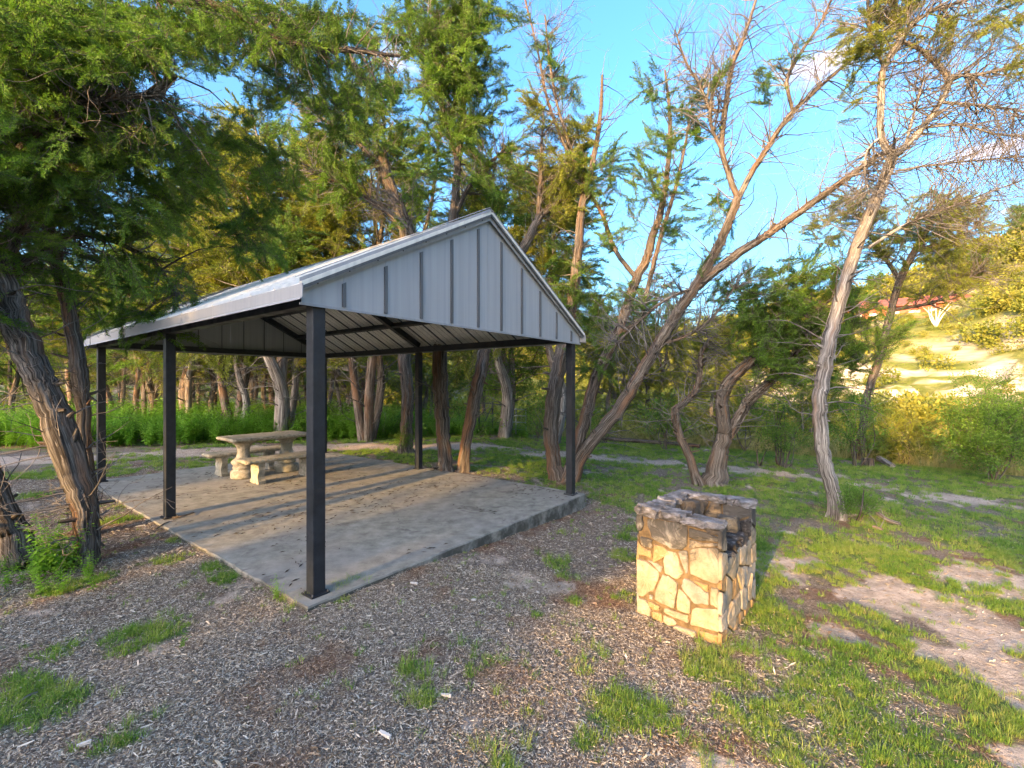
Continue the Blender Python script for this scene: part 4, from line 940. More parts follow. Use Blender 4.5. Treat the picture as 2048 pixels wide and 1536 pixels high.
for sgn in (0, 1):
    acc = Acc(); q = []
    for zo in (.034, .040):
        for (aa, zz) in ((GW/2, RT+RISE), (GW/2+(-.15 if sgn == 0 else .15), RT+RISE-.15*SLP)): q += [slab_pt(aa, -.09, zz+zo), slab_pt(aa, EL+.09, zz+zo)]
    acc.add(q, [(0,1,3,2),(6,7,5,4),(0,4,5,1),(1,5,7,3),(3,7,6,2),(2,6,4,0)]); part('ridge_cap', acc, TRIM)

# ------------------------------------------------------------------ cast stone table and benches
CAST, t, b = mat('cast_stone', (.42,.40,.33), .9, 0, .2)
pos = N(t, 'ShaderNodeNewGeometry').outputs['Position']
c = ramp(t, [(.3, (.13,.13,.105)), (.5, (.30,.29,.24)), (.7, (.44,.42,.36))], noise(t, pos, 16, 7, .72))
c = mixc(t, mrange(t, noise(t, pos, 4, 5), .5, .68, 0, .6), c, (.20,.20,.13)); L(t, c, b.inputs['Base Color']); bump(t, b, noise(t, pos, 70, 4), .4, .006)
TH = math.atan2(U[1], U[0])
def top_slab(Lx, Wy, z0, z1, nsc):
    """slab with a moulded, scalloped rim; local x along the length"""
    def outline(off, sc_):
        pts = []; r = .06
        for (x0, y0, x1, y1) in ((-Lx/2, -Wy/2, Lx/2, -Wy/2), (Lx/2, -Wy/2, Lx/2, Wy/2), (Lx/2, Wy/2, -Lx/2, Wy/2), (-Lx/2, Wy/2, -Lx/2, -Wy/2)):
            ln = math.hypot(x1-x0, y1-y0); n = max(4, int(ln/.0125)); nxn = (y1-y0)/ln; nyn = -(x1-x0)/ln; ns = max(2, round(ln/.085))
            for k in range(n):
                f = k/n; e = min(f, 1-f)*ln; rr_ = r-math.sqrt(max(0, r*r-max(0, r-e)**2)) if e < r else 0
                o2 = off-rr_*.6+sc_*.012*abs(math.sin(f*ns*math.pi))
                pts.append((x0+(x1-x0)*f+nxn*o2, y0+(y1-y0)*f+nyn*o2))
        return pts
    prof = [(-.10, z0, 0), (-.045, z0, 0), (-.03, z0+.004, .5), (-.004, z0+(z1-z0)*.35, 1), (.0, z0+(z1-z0)*.7, 1), (-.010, z1-.006, .3), (-.022, z1, 0)]
    V = []
    for off, z, s_ in prof: V += [(x, y, z) for x, y in outline(off, s_)]
    n = len(V)//len(prof); Qs = []
    for r_ in range(len(prof)-1):
        for k in range(n): k2 = (k+1) % n; Qs.append((r_*n+k, r_*n+k2, (r_+1)*n+k2, (r_+1)*n+k))
    me = bpy.data.meshes.new('top'); me.from_pydata(V, [], Qs+[tuple(range((len(prof)-1)*n, len(prof)*n)), tuple(range(n-1, -1, -1))]); me.materials.append(CAST)
    for p in me.polygons: p.use_smooth = len(p.vertices) == 4
    return me
def lathe(prof, n=28, flute=None, rect=None):
    V = []
    for r, z in prof:
        for k in range(n):
            th = 2*math.pi*k/n; rr_ = r
            if flute and flute[0] < z < flute[1]: rr_ = r*(1-.07*abs(math.sin(th*flute[2]/2)))
            V.append((math.cos(th)*rr_, math.sin(th)*rr_, z))
    Qs = [(r*n+k, r*n+(k+1) % n, (r+1)*n+(k+1) % n, (r+1)*n+k) for r in range(len(prof)-1) for k in range(n)]
    me = bpy.data.meshes.new('pedestal'); me.from_pydata(V, [], Qs+[tuple(range(n-1, -1, -1)), tuple(range((len(prof)-1)*n, len(prof)*n))]); me.materials.append(CAST)
    for p in me.polygons: p.use_smooth = len(p.vertices) == 4
    return me
def local(name, me, parent, loc=(0, 0, 0), rz=0):
    o = bpy.data.objects.new(name, me); COL.objects.link(o); o.parent = parent; o.location = loc; o.rotation_euler = (0, 0, rz); return o
tb = empty('picnic_table', (-4.38, 8.05, .003), label='weathered cast stone picnic table with scalloped top on two pedestals', cat='table'); tb.rotation_euler = (0, 0, TH)
local('tabletop', top_slab(1.32, .74, .635, .70, 8), tb)
ped = lathe([(.19,0),(.195,.02),(.195,.10),(.185,.125),(.15,.14),(.145,.155),(.165,.17),(.165,.185),(.15,.20),(.155,.22),(.185,.245),(.19,.27),(.17,.30),(.13,.325),(.105,.37),(.095,.43),(.10,.50),(.13,.56),(.18,.60),(.23,.62),(.235,.634)], 40, (.2, .6, 14))
for s in (-1, 1): local('pedestal', ped, tb, (s*.37, 0, 0))
# bench leg: flat scroll-shaped bracket with carved relief on the outer face
def bench_leg():
    prof = [(.0,.150),(.045,.150),(.05,.135),(.075,.118),(.11,.112),(.15,.120),(.19,.135),(.23,.142),(.27,.135),(.30,.140),(.335,.150)]
    V = []; Qs = []; th = .055
    for z, w in prof:
        tt = th*(1.0 if z < .06 else .82+.15*abs(math.sin(z*14)))
        for (x, y) in ((-tt, -w), (-tt, -w*.33), (-tt, w*.33), (-tt, w), (tt, w), (tt, w*.33), (tt, -w*.33), (tt, -w)): V.append((x, y, z))
    n = 8
    for r in range(len(prof)-1):
        for k in range(n): k2 = (k+1) % n; Qs.append((r*n+k, r*n+k2, (r+1)*n+k2, (r+1)*n+k))
    base = len(V)
    Fs = list(Qs)+[tuple(range(7, -1, -1)), tuple(range((len(prof)-1)*n, len(prof)*n))]
    for sx in (-1, 1):       # raised leaf scrolls
        for sy in (-1, 1):
            for (zc, yc, rz_, ry_) in ((.13, .055, .055, .022), (.21, .05, .035, .03), (.27, .085, .03, .022), (.30, .03, .02, .025)):
                o = len(V); V.append((sx*(th+.012), sy*yc, zc))
                for k in range(8): a = k*math.pi/4; V.append((sx*(th*.80), sy*yc+math.cos(a)*ry_, zc+math.sin(a)*rz_))
                for k in range(8): f = (o, o+1+k, o+1+(k+1) % 8); Fs.append(f)
    me = bpy.data.meshes.new('leg'); me.from_pydata(V, [], Fs); me.materials.append(CAST)
    for p in me.polygons: p.use_smooth = len(p.vertices) == 3
    return me
LEGM = bench_leg(); SEATM = top_slab(1.30, .38, .335, .40, 4)
for (x, y, lab) in ((-3.86, 7.62, 'cast stone bench on the near side of the picnic table'), (-4.85, 8.25, 'cast stone bench on the far side of the picnic table')):
    bn = empty('stone_bench', (x, y, .003), label=lab, cat='bench', group='benches at the stone table'); bn.rotation_euler = (0, 0, TH)
    local('seat', SEATM, bn)
    for s in (-1, 1): local('leg', LEGM, bn, (s*.40, 0, 0), 0)

# ------------------------------------------------------------------ stone barbecue
STONE = []
for k, (a, b2, c3) in enumerate([((.20,.165,.11),(.31,.26,.18),(.40,.35,.26)), ((.16,.14,.10),(.27,.235,.17),(.36,.32,.25)), ((.20,.13,.065),(.30,.205,.10),(.38,.29,.18)), ((.16,.155,.13),(.25,.24,.21),(.34,.325,.28))]):
    m, t, b = mat('limestone', b2, .88, 0, .2); pos = N(t, 'ShaderNodeNewGeometry').outputs['Position']
    n1 = noise(t, pos, 7, 7, .65); c = ramp(t, [(.3, a), (.5, b2), (.7, c3)], n1)
    n2 = noise(t, pos, 5.2, 6, .7, .6); sep = N(t, 'ShaderNodeSeparateXYZ'); L(t, pos, sep.inputs[0])
    soot = math_(t, 'ADD', math_(t, 'MULTIPLY', sep.outputs[2], .95), math_(t, 'MULTIPLY', n2, 1.2))      # smoke and lichen stain on the upper courses
    c = mixc(t, mrange(t, soot, .90, 1.12, 0, .92), c, (.055,.052,.047))
    c = mixc(t, mrange(t, noise(t, pos, 22, 5, .7), .58, .70, 0, .55), c, (.13,.11,.075))
    L(t, c, b.inputs['Base Color']); bump(t, b, math_(t, 'ADD', n1, noise(t, pos, 40, 5)), .6, .012); STONE.append(m)
MORT, t, b = mat('mortar', (.16,.12,.07), .95, 0, .1); pos = N(t, 'ShaderNodeNewGeometry').outputs['Position']
L(t, ramp(t, [(.3, (.075,.055,.032)), (.7, (.19,.14,.08))], noise(t, pos, 20, 6)), b.inputs['Base Color']); bump(t, b, noise(t, pos, 90, 4), .5, .008)
CAPM, t, b = mat('lichened_cap_stone', (.2,.19,.18), .9, 0, .2); pos = N(t, 'ShaderNodeNewGeometry').outputs['Position']
c = ramp(t, [(.28, (.045,.042,.042)), (.45, (.11,.105,.10)), (.58, (.22,.21,.205)), (.72, (.42,.41,.39))], noise(t, vmul(t, pos, (1, 1, 2.5)), 11, 8, .72)); L(t, c, b.inputs['Base Color']); bump(t, b, noise(t, pos, 30, 6), .9, .02)
CHAR, t, b = mat('charred_stone', (.05,.048,.046), .9, 0, .2); pos = N(t, 'ShaderNodeNewGeometry').outputs['Position']
L(t, ramp(t, [(.35, (.015,.014,.014)), (.55, (.07,.066,.062)), (.7, (.26,.25,.24))], noise(t, pos, 24, 6, .7)), b.inputs['Base Color']); bump(t, b, noise(t, pos, 45, 5), .8, .02)
gL, gF, gR = np.array([.97,3.52]), np.array([1.43,3.105]), np.array([2.02,3.756])
GZ0, GZ1, SILL = -.30, .64, .36
ga_ = np.append((gF-gL)/np.linalg.norm(gF-gL), 0); gb2 = np.array([-ga_[1], ga_[0], 0])*1.0     # along the front, inward
if gb2@np.append(gR-gF, 0) < 0: gb2 = -gb2
LA, LB = float(np.linalg.norm(gF-gL)), .88
O = np.append(gL, 0.)
grill = empty('stone_grill', (*(gL*.5+gR*.5), -.2), label='rough limestone block barbecue grill with sooty open firebox', cat='barbecue')
def GP(a, b_, z): return O+ga_*a+gb2*b_+np.array([0, 0, z])
WT = .125
GAX = np.array([ga_, gb2, UP]); acc = Acc()
def gbox(a0, a1, b0, b1, z0, z1): acc.box(GP((a0+a1)/2, (b0+b1)/2, (z0+z1)/2), (a1-a0)/2, (b1-b0)/2, (z1-z0)/2, GAX)
ins = .012
gbox(ins, LA-ins, ins, WT-ins, GZ0, GZ1-.05); gbox(ins, LA-ins, LB-WT+ins, LB-ins, GZ0, GZ1-.05); gbox(ins+.001, WT, WT-ins+.002, LB-WT+ins-.002, GZ0, GZ1-.051); gbox(WT+.002, LA-ins-.001, WT-ins+.003, LB-WT+ins-.003, GZ0, SILL-.02)
part('mortar_core', acc, MORT, grill)
def clip(poly, p, n_):
    out = []
    for i_ in range(len(poly)):
        a, b_ = poly[i_], poly[(i_+1) % len(poly)]; da = (a-p)@n_; db = (b_-p)@n_
        if da <= 0: out.append(a)
        if (da <= 0) != (db <= 0): out.append(a+(b_-a)*da/(da-db))
    return out
def stone_poly(org, ex, ez, poly, nrm_, rng, m_, th):
    poly = [np.array(q, float) for q in poly]; pts = []
    for k in range(len(poly)):
        a, b_ = poly[k], poly[(k+1) % len(poly)]; ln = np.linalg.norm(b_-a)
        if ln < .008: continue
        if ln > .05:
            for f in (.08, .36, .66, .92): pts.append(a+(b_-a)*f+rng.normal(0, .0028 if .1 < f < .9 else .0012, 2))
        else: pts += [a+(b_-a)*.2, a+(b_-a)*.8]
    if len(pts) < 3: return
    pts = np.array(pts); c_ = pts.mean(0); n = len(pts); t_ = th+rng.uniform(-.005, .009); tl = rng.normal(0, .035, 2)
    ins_ = c_+(pts-c_)*(1-.007/np.maximum(.03, np.linalg.norm(pts-c_, axis=1)))[:, None]
    ins2 = c_+(pts-c_)*.55
    V = [org+ex*q[0]+ez*q[1]-nrm_*.018 for q in pts]
    V += [org+ex*q[0]+ez*q[1]+nrm_*(t_*.7-.012+(q-c_)@tl+rng.normal(0, .0012)) for q in pts]
    V += [org+ex*q[0]+ez*q[1]+nrm_*(t_-.012+(q-c_)@tl+rng.normal(0, .0015)) for q in ins_]
    V += [org+ex*q[0]+ez*q[1]+nrm_*(t_-.011+(q-c_)@tl+rng.normal(0, .0022)) for q in ins2]
    V.append(org+ex*c_[0]+ez*c_[1]+nrm_*(t_-.010+rng.normal(0, .002)))
    acc = Acc(); Qs = []; Ts = []
    for k in range(n):
        k2 = (k+1) % n; Qs += [(k, k2, n+k2, n+k), (n+k, n+k2, 2*n+k2, 2*n+k), (2*n+k, 2*n+k2, 3*n+k2, 3*n+k)]; Ts.append((3*n+k, 3*n+k2, 4*n))
    acc.add(V, Qs, Ts); return part('stone', acc, m_, grill)
def stone_face(org, ex, ez, w, h, sites, nrm_, seed, mats, gap=.015, th=.016):
    """irregular stones fitted to each other over a face"""
    rng = np.random.default_rng(seed); sites = [np.array(s, float)*[w, h] for s in sites]
    for i_, s in enumerate(sites):
        poly = [np.array(q, float) for q in ((0, 0), (w, 0), (w, h), (0, h))]
        for j_, r_ in enumerate(sites):
            if i_ == j_: continue
            d = r_-s; dl = np.linalg.norm(d); poly = clip(poly, (s+r_)/2-d/dl*gap*.5, d/dl)
            if len(poly) < 3: break
        if len(poly) < 3: continue
        stone_poly(org, ex, ez, poly, nrm_, rng, mats[rng.integers(0, len(mats))], th)
H_ = GZ1-GZ0-.05
front = [(.17,.36),(.10,.09),(.26,.15),(.40,.30),(.45,.07),(.60,.26),(.80,.14),(.62,.44),(.86,.36),(.80,.62),(.50,.58),(.30,.66),(.10,.64),(.38,.80),(.84,.83),(.66,.74),(.70,.02),(.08,.84),(.62,.93),(.20,.95)]
side_n = np.cross(ga_, UP)
FP = [[(335,400),(385,400),(395,470),(380,530),(335,530)],[(425,430),(720,470),(790,500),(785,650),(740,690),(640,680),(560,640),(470,590),(430,500)],
[(335,330),(480,350),(680,420),(660,450),(430,415),(335,395)],[(700,420),(900,450),(900,520),(790,490),(705,455)],[(915,455),(1055,490),(1055,570),(980,570),(915,520)],
[(800,515),(900,540),(1050,590),(1045,625),(900,620),(805,590)],[(800,605),(900,635),(1040,640),(1035,660),(900,665),(800,680)],[(360,575),(475,610),(465,680),(370,650)],
[(335,590),(350,650),(460,695),(465,760),(335,730)],[(490,635),(580,670),(640,720),(560,760),(480,800)],[(600,700),(690,715),(745,880),(690,930),(590,880),(575,780)],
[(705,700),(785,700),(780,880),(765,880)],[(805,680),(1040,670),(1030,960),(900,920),(800,880)],[(325,760),(400,780),(530,870),(530,900),(470,1040),(440,1035),(370,1085),(320,1070)],
[(420,775),(500,800),(560,830),(545,880),(500,840)],[(560,895),(620,905),(690,960),(680,1060),(660,1165),(490,1100),(490,1040)],[(755,915),(870,975),(950,1035),(945,1125),(830,1120),(720,985)],
[(830,930),(950,960),(950,1025),(880,975)],[(970,985),(1030,990),(1025,1140),(960,1115)],[(700,1000),(740,1030),(800,1110),(795,1200),(680,1170)],[(320,1085),(400,1110),(440,1165),(440,1245),(318,1215)],
[(420,1110),(535,1150),(520,1190),(455,1180)],[(435,1060),(465,1070),(465,1105),(430,1095)],[(570,1165),(660,1190),(775,1220),(770,1280),(660,1240),(565,1200)],[(460,1200),(545,1215),(555,1290),(458,1250)],
[(560,1225),(640,1250),(680,1290),(600,1320),(565,1300)],[(820,1150),(1020,1150),(1020,1330),(930,1310),(790,1290)],[(660,1300),(840,1340),(835,1400),(720,1360),(640,1320)],
[(870,1330),(960,1350),(1010,1350),(1005,1440),(870,1400)],[(318,1230),(440,1260),(640,1335),(640,1480),(318,1480)],[(655,1345),(850,1410),(1005,1450),(1005,1520),(655,1520)]]
def face_uv(x, y):
    u = (x-322)/(1040-322); t0 = 330+150*u; t1 = 1225+195*u; v = (y-t0)/(t1-t0); xl = 332-20*v; xr = 1060-30*v; return (x-xl)/(xr-xl), v
FH = .64+.185
_sm = [3,3,1,0,2,1,0,1,2,2,0,3,1,0,3,1,3,2,1,0,1,2,3,1,2,0,0,1,2,1,1]
for k_, pl in enumerate(FP):
    q_ = []
    for (x_, y_) in pl: u_, v_ = face_uv(x_, y_); q_.append((min(max(u_, 0.0), 1.0)*LA, min(FH*(1-v_)-.185-GZ0, H_)))
    stone_poly(GP(0, 0, GZ0), ga_, UP, q_, -gb2, np.random.default_rng(600+k_), STONE[_sm[k_]], .016)
rs = np.random.default_rng(8)
def grid_sites(nx, nz, seed):
    r_ = np.random.default_rng(seed); return [((i_+.5+.5*(j_ % 2)*.6+r_.uniform(-.3, .3))/nx*.95, (j_+.5+r_.uniform(-.25, .25))/nz) for j_ in range(nz) for i_ in range(nx)]
stone_face(GP(LA, 0, GZ0), gb2, UP, WT, H_, grid_sites(1, 6, 1), ga_, 4, STONE)                          # end of the near wall
stone_face(GP(LA, LB-WT, GZ0), gb2, UP, WT, H_, grid_sites(1, 6, 2), ga_, 5, STONE)                      # end of the far wall
stone_face(GP(LA, WT, GZ0), gb2, UP, LB-2*WT, SILL-GZ0-.02, grid_sites(4, 4, 3), ga_, 6, STONE)           # below the opening
stone_face(GP(0, LB, GZ0), -gb2, UP, LB, H_, grid_sites(4, 5, 4), -ga_, 7, STONE)
stone_face(GP(LA, LB, GZ0), -ga_, UP, LA, H_, grid_sites(3, 5, 5), gb2, 8, STONE)
stone_face(GP(LA, LB-WT, SILL), -ga_, UP, LA-WT, GZ1-SILL-.05, grid_sites(3, 2, 6), -gb2, 9, [STONE[2], CHAR, STONE[3]])
stone_face(GP(WT, LB-WT, SILL), -gb2, UP, LB-2*WT, GZ1-SILL-.05, grid_sites(4, 2, 7), ga_, 10, [CHAR, STONE[2], CHAR])
stone_face(GP(WT, WT, SILL), ga_, UP, LA-WT, GZ1-SILL-.05, grid_sites(3, 2, 8), gb2, 11, [CHAR])
def rough_slab(name, a0, a1, b0, b1, z0, z1, m, seed, jit=.012, nseg=5):
    rng = np.random.default_rng(seed); pts = []
    for (x0, y0, x1, y1) in ((a0, b0, a1, b0), (a1, b0, a1, b1), (a1, b1, a0, b1), (a0, b1, a0, b0)):
        for k in range(nseg): f = k/nseg; pts.append((x0+(x1-x0)*f+rng.normal(0, jit*.6), y0+(y1-y0)*f+rng.normal(0, jit*.6)))
    n = len(pts); V = []; cx, cy = (a0+a1)/2, (b0+b1)/2
    for (s_, z, jz) in ((.97, z0, .002), (1.01, z0+(z1-z0)*.35, .006), (.99, z0+(z1-z0)*.75, .004), (.93, z1, .004)):
        for (x, y) in pts: V.append(GP(cx+(x-cx)*s_+rng.normal(0, jit*.25), cy+(y-cy)*s_+rng.normal(0, jit*.25), z+rng.normal(0, jz)))
    V.append(GP(cx, cy, z1+.003)); V.append(GP(cx, cy, z0)); acc = Acc(); Qs = []; Ts = []
    for r_ in range(3):
        for k in range(n): k2 = (k+1) % n; Qs.append((r_*n+k, r_*n+k2, (r_+1)*n+k2, (r_+1)*n+k))
    for k in range(n): k2 = (k+1) % n; Ts += [(3*n+k, 3*n+k2, 4*n), (k2, k, 4*n+1)]
    acc.add(V, Qs, Ts); return part(name, acc, m, grill)
o_ = .014
for a0, a1, b0, b1 in ((-o_, .17, -o_, WT+.01), (.175, .37, -o_, WT+.01), (.375, LA+o_, -o_, WT+.01), (-o_, WT+.01, WT+.015, .36), (-o_, WT+.01, .365, .56), (-o_, WT+.01, .565, LB-WT-.01),
                       (-o_, .2, LB-WT-.005, LB+o_), (.205, .42, LB-WT-.005, LB+o_), (.425, LA+o_, LB-WT-.005, LB+o_)):
    rough_slab('cap_stone', a0+.003, a1-.003, b0, b1, GZ1-.052+rs.uniform(-.002, .004), GZ1+rs.uniform(-.016, .018), CAPM, int(a0*1000+b0*77+900), .022, 6)
k = 0
for a0, a1, b0, b1, z0, z1 in ((WT+.03, .30, .16, .34, SILL-.03, SILL+.06), (.31, .50, .15, .36, SILL-.03, SILL+.02), (WT+.03, .33, .36, .66, SILL-.03, SILL+.13), (.36, .60, .38, .52, SILL-.03, SILL+.03), (.38, .61, .53, .68, SILL-.03, SILL+.05), (.48, .62, .16, .28, SILL-.03, SILL+.01)):
    k += 1; rough_slab('firebox_stone', a0, a1, b0, b1, z0, z1, CHAR if k not in (3, ) else CAPM, 50+k, .02)
rough_slab('loose_stone', .40, .55, .60, .69, SILL+.055, SILL+.16, STONE[2], 71, .02)
rough_slab('loose_stone', .14, .26, .55, .66, SILL+.13, SILL+.25, STONE[2], 72, .02)

# ------------------------------------------------------------------ mulch, grass and debris
CHIP, t, b = mat('wood_chip', (.3,.26,.22), .9, 0, .15); geo = N(t, 'ShaderNodeNewGeometry')
c = ramp(t, [(0, (.09,.068,.042)), (.3, (.24,.19,.13)), (.55, (.39,.335,.245)), (.8, (.49,.435,.335)), (1, (.60,.55,.455))], geo.outputs['Random Per Island'])
c = mixc(t, mrange(t, noise(t, geo.outputs['Position'], 1.4, 3), .50, .68, 0, .75), c, mixc(t, .8, c, (.55,.29,.15), 'MULTIPLY'))
L(t, c, b.inputs['Base Color'])
def chips(n, x0, x1, y0, y1, smin, smax, seed):
    rng = np.random.default_rng(seed); x = rng.uniform(x0, x1, n); y = rng.uniform(y0, y1, n)
    vis = (np.abs(x) < y*1.22+.35) & ~in_slab(x, y, .0); x = x[vis]; y = y[vis]
    g = grass_m(x, y); s_ = soil_m(x, y); p = (1-.75*S(g/.6))*(1-s_*.88)*(x < 2.1+.4*np.sin(y*3)+rng.normal(0, .5, len(x)))*(path_d(x, y) > 1.0)
    k = rng.uniform(size=len(x)) < p; x = x[k]; y = y[k]; n = len(x)
    ln = rng.uniform(smin, smax, n)*(1+(rng.uniform(size=n) > .985)*1.6); w = ln*rng.uniform(.07, .2, n)+.0012; a = rng.uniform(0, math.pi, n)
    d = np.stack([np.cos(a), np.sin(a), rng.normal(0, .16, n)], -1); s = np.stack([-np.sin(a), np.cos(a), rng.normal(0, .5, n)], -1)
    s /= np.linalg.norm(s, axis=1)[:, None]; c_ = np.stack([x, y, ground_z(x, y)+rng.uniform(.001, .014, n)], -1); nn = np.cross(d, s); bow = nn*(ln*rng.normal(0, .10, n))[:, None]
    e0 = c_-d*ln[:, None]/2; e1 = c_+d*ln[:, None]/2; w = w[:, None]/2
    up_ = nn*w*.9
    V = np.stack([e0-s*w*.7, e0+s*w*.5, c_+bow+s*w, c_+bow-s*w, e1+s*w*.6, e1-s*w*.3], 1).reshape(-1, 3)
    q = np.arange(n)[:, None]*6; return V, np.concatenate([q+[0, 1, 2, 3], q+[3, 2, 4, 5]])
V1, Q1 = chips(290000, -4.2, 2.4, 1.2, 4.2, .007, .023, 1); V2, Q2 = chips(120000, -9, 2.2, 4.0, 9.2, .015, .042, 2)
V = np.concatenate([V1, V2]); Q = np.concatenate([Q1, Q2+len(V1)])
tag(link('mulch', mesh_np('mulch', V, [Q], CHIP)), 'grey-brown shredded wood mulch around the slab', kind='stuff')
def grass_pts(n, x0, x1, y0, y1, seed, thr=.25, wide=1.22):
    rng = np.random.default_rng(seed); x = rng.uniform(x0, x1, n); y = rng.uniform(y0, y1, n)
    k = (np.abs(x) < y*wide+.4) & ~in_slab(x, y, .04) & (y < edge_y(x)+1.5); x = x[k]; y = y[k]
    # keep off the grill and trunks
    gx = (x-gL[0])*ga_[0]+(y-gL[1])*ga_[1]; gy = (x-gL[0])*gb2[0]+(y-gL[1])*gb2[1]
    k = ~((gx > -.03) & (gx < LA+.03) & (gy > -.03) & (gy < LB+.03)); x = x[k]; y = y[k]
    g = grass_m(x, y); k = rng.uniform(size=len(x)) < S((g-.05)/thr/2.2)*np.clip(g*1.2, 0, 1); x = x[k]; y = y[k]
    return np.stack([x, y, ground_z(x, y)], -1), rng
def grass_layer(name, label, n, x0, x1, y0, y1, seed, key, smin, smax):
    p, rng = grass_pts(n, x0, x1, y0, y1, seed); m = len(p)
    rot = np.stack([rng.normal(0, .12, m), rng.normal(0, .12, m), rng.uniform(0, 6.28, m)], -1); s = rng.uniform(smin, smax, m)
    return tag(scatter(name, p, rot, s, key, rng), label, kind='stuff')
grass_layer('grass', 'short green lawn grass in the right foreground', 38000, -4, 6.5, 1.3, 5.2, 61, 'grass', .28, .66)
grass_layer('grass', 'lawn grass in the middle distance beyond the grill', 42000, -9, 11, 5, 15.6, 62, 'grass', .5, 1.0)
grass_layer('dry_grass', 'straw-coloured dead blades among the lawn grass', 9000, -4, 7, 1.3, 8, 63, 'dry', .3, .75)
rng = np.random.default_rng(66); n = 2600; x = rng.uniform(-6, 2, n); y = rng.uniform(1.3, 8, n); k = (np.abs(x) < y*1.2+.3) & ~in_slab(x, y, .03) & (fbm(x*1.1, y*1.1, 67) > .45); x = x[k]; y = y[k]; m = len(x)
tag(scatter('sparse_grass', np.stack([x, y, ground_z(x, y)], -1), np.stack([rng.normal(0, .2, m), rng.normal(0, .2, m), rng.uniform(0, 6.28, m)], -1), rng.uniform(.15, .5, m), 'grass', rng), 'thin green blades coming up through the mulch', kind='stuff')
def tufts_at(name, label, lst, key, smin, smax, seed, cnt=7, sp=.09):
    rng = np.random.default_rng(seed); P_ = []
    for px, py in lst:
        q = P(px, py, -.15)
        for _ in range(cnt): P_.append((q[0]+rng.normal(0, sp), q[1]+rng.normal(0, sp)))
    P_ = np.array(P_); z = ground_z(P_[:, 0], P_[:, 1]); m = len(P_)
    return tag(scatter(name, np.stack([P_[:, 0], P_[:, 1], z], -1), np.stack([rng.normal(0, .1, m), rng.normal(0, .1, m), rng.uniform(0, 6.28, m)], -1), rng.uniform(smin, smax, m), key, rng), label, kind='stuff')
tufts_at('tall_grass', 'taller grass tufts at the foot of the grill and in the mulch', [(1545,1205),(1535,1180),(1450,1290),(1480,1290),(1420,1300),(680,1210),(700,1205),(585,1232),(270,1300),(330,1290),(300,1330),(60,1450),(30,1480),(90,1410),(235,1515),(840,1405),(825,1370),(965,1335),(1000,1525),(1240,1395),(1300,1400),(1330,1400),(1170,1305),(1700,1045),(1720,1050),(1760,1500),(1380,1500),(1110,1115),(1135,1060),(1130,1000),(1390,60+980)], 'tallgrass', .18, .5, 64, 7, .09)

# weeds along the far side of the path
rng = np.random.default_rng(71); n = 5200; x = rng.uniform(-17, .5, n); y = rng.uniform(11.5, 22, n)
k = (path_d(x, y) > 1.25+.3*np.sin(x*2)) & (y > np.interp(x, [-17,-10,-5,0], [10.0,11.4,13.0,14.4])) & (rng.uniform(size=n) < .35+.65*S((fbm(x*.8, y*.8, 72)-.3)/.2)); x = x[k]; y = y[k]; m = len(x)
sc_ = rng.uniform(.7, 1.35, m)*np.interp(x, [-12,-4,0], [1.1,1.0,.6])
tag(scatter('weeds', np.stack([x, y, ground_z(x, y)], -1), np.stack([rng.normal(0, .1, m), rng.normal(0, .1, m), rng.uniform(0, 6.28, m)], -1), sc_, 'weed', rng), 'bright green waist-high weeds along the far side of the path', kind='stuff')
n = 900; x = rng.uniform(-17, -1, n); y = rng.uniform(12.5, 22, n); k = path_d(x, y) > 1.8; x = x[k]; y = y[k]; m = len(x)
tag(scatter('undergrowth', np.stack([x, y, ground_z(x, y)+.1], -1), euler_along(rng.normal(size=(m, 3))+[0, 0, 1.2], rng), rng.uniform(1.0, 2.6, m), 'leafy', rng), 'darker leafy undergrowth among the weeds and trunks', kind='stuff')
# straw and low growth on the bank beyond the lawn
n = 9000; x = rng.uniform(-3, 30, n); y = rng.uniform(9, 34, n); k = (y > edge_y(x)+.4) & (rng.uniform(size=n) < .8); x = x[k]; y = y[k]; m = len(x)
tag(scatter('bank_grass', np.stack([x, y, ground_z(x, y)], -1), np.stack([rng.normal(0, .15, m), rng.normal(0, .15, m), rng.uniform(0, 6.28, m)], -1), rng.uniform(.6, 1.6, m), 'strawgrass', rng), 'tall yellow meadow grass on the bank below the lawn', kind='stuff')
n = 620; x = rng.uniform(-3, 30, n); y = rng.uniform(9, 36, n); k = (y > edge_y(x)+1.4); x = x[k]; y = y[k]; m = len(x)
tag(scatter('bank_scrub', np.stack([x, y, ground_z(x, y)-.05], -1), np.stack([0*x, 0*x, rng.uniform(0, 6.28, m)], -1), rng.uniform(.5, 1.5, m), 'bush', rng), 'low yellow-green scrub on the bank below the lawn', kind='stuff')
n = 7600; aa = np.radians(rng.uniform(-22, 66, n)); r_ = 28+90*rng.uniform(size=n)**1.0; x = r_*np.sin(aa); y = r_*np.cos(aa); k = (fbm(x*.12, y*.12, 81)+rng.uniform(-.2, .2, n) > .48-.12*S((r_-70)/20)) & ~((np.abs(r_+(fbm(x*.13, y*.13, 21)-.5)*8-49) < 5.5) & (aa > .42) & (rng.uniform(size=n) < .88)); x = x[k]; y = y[k]; r_ = r_[k]; m = len(x)
tag(scatter('hillside_scrub', np.stack([x, y, ground_z(x, y)-.1], -1), np.stack([0*x, 0*x, rng.uniform(0, 6.28, m)], -1), rng.uniform(.8, 2.2, m)*(1+.9*S((r_-75)/20))*np.where((aa[k] > .64) & (aa[k] < .80) & (r_ > 56) & (r_ < 82), .42, 1), 'bush', rng), 'sunlit yellow-green scrub covering the hillside', kind='stuff')

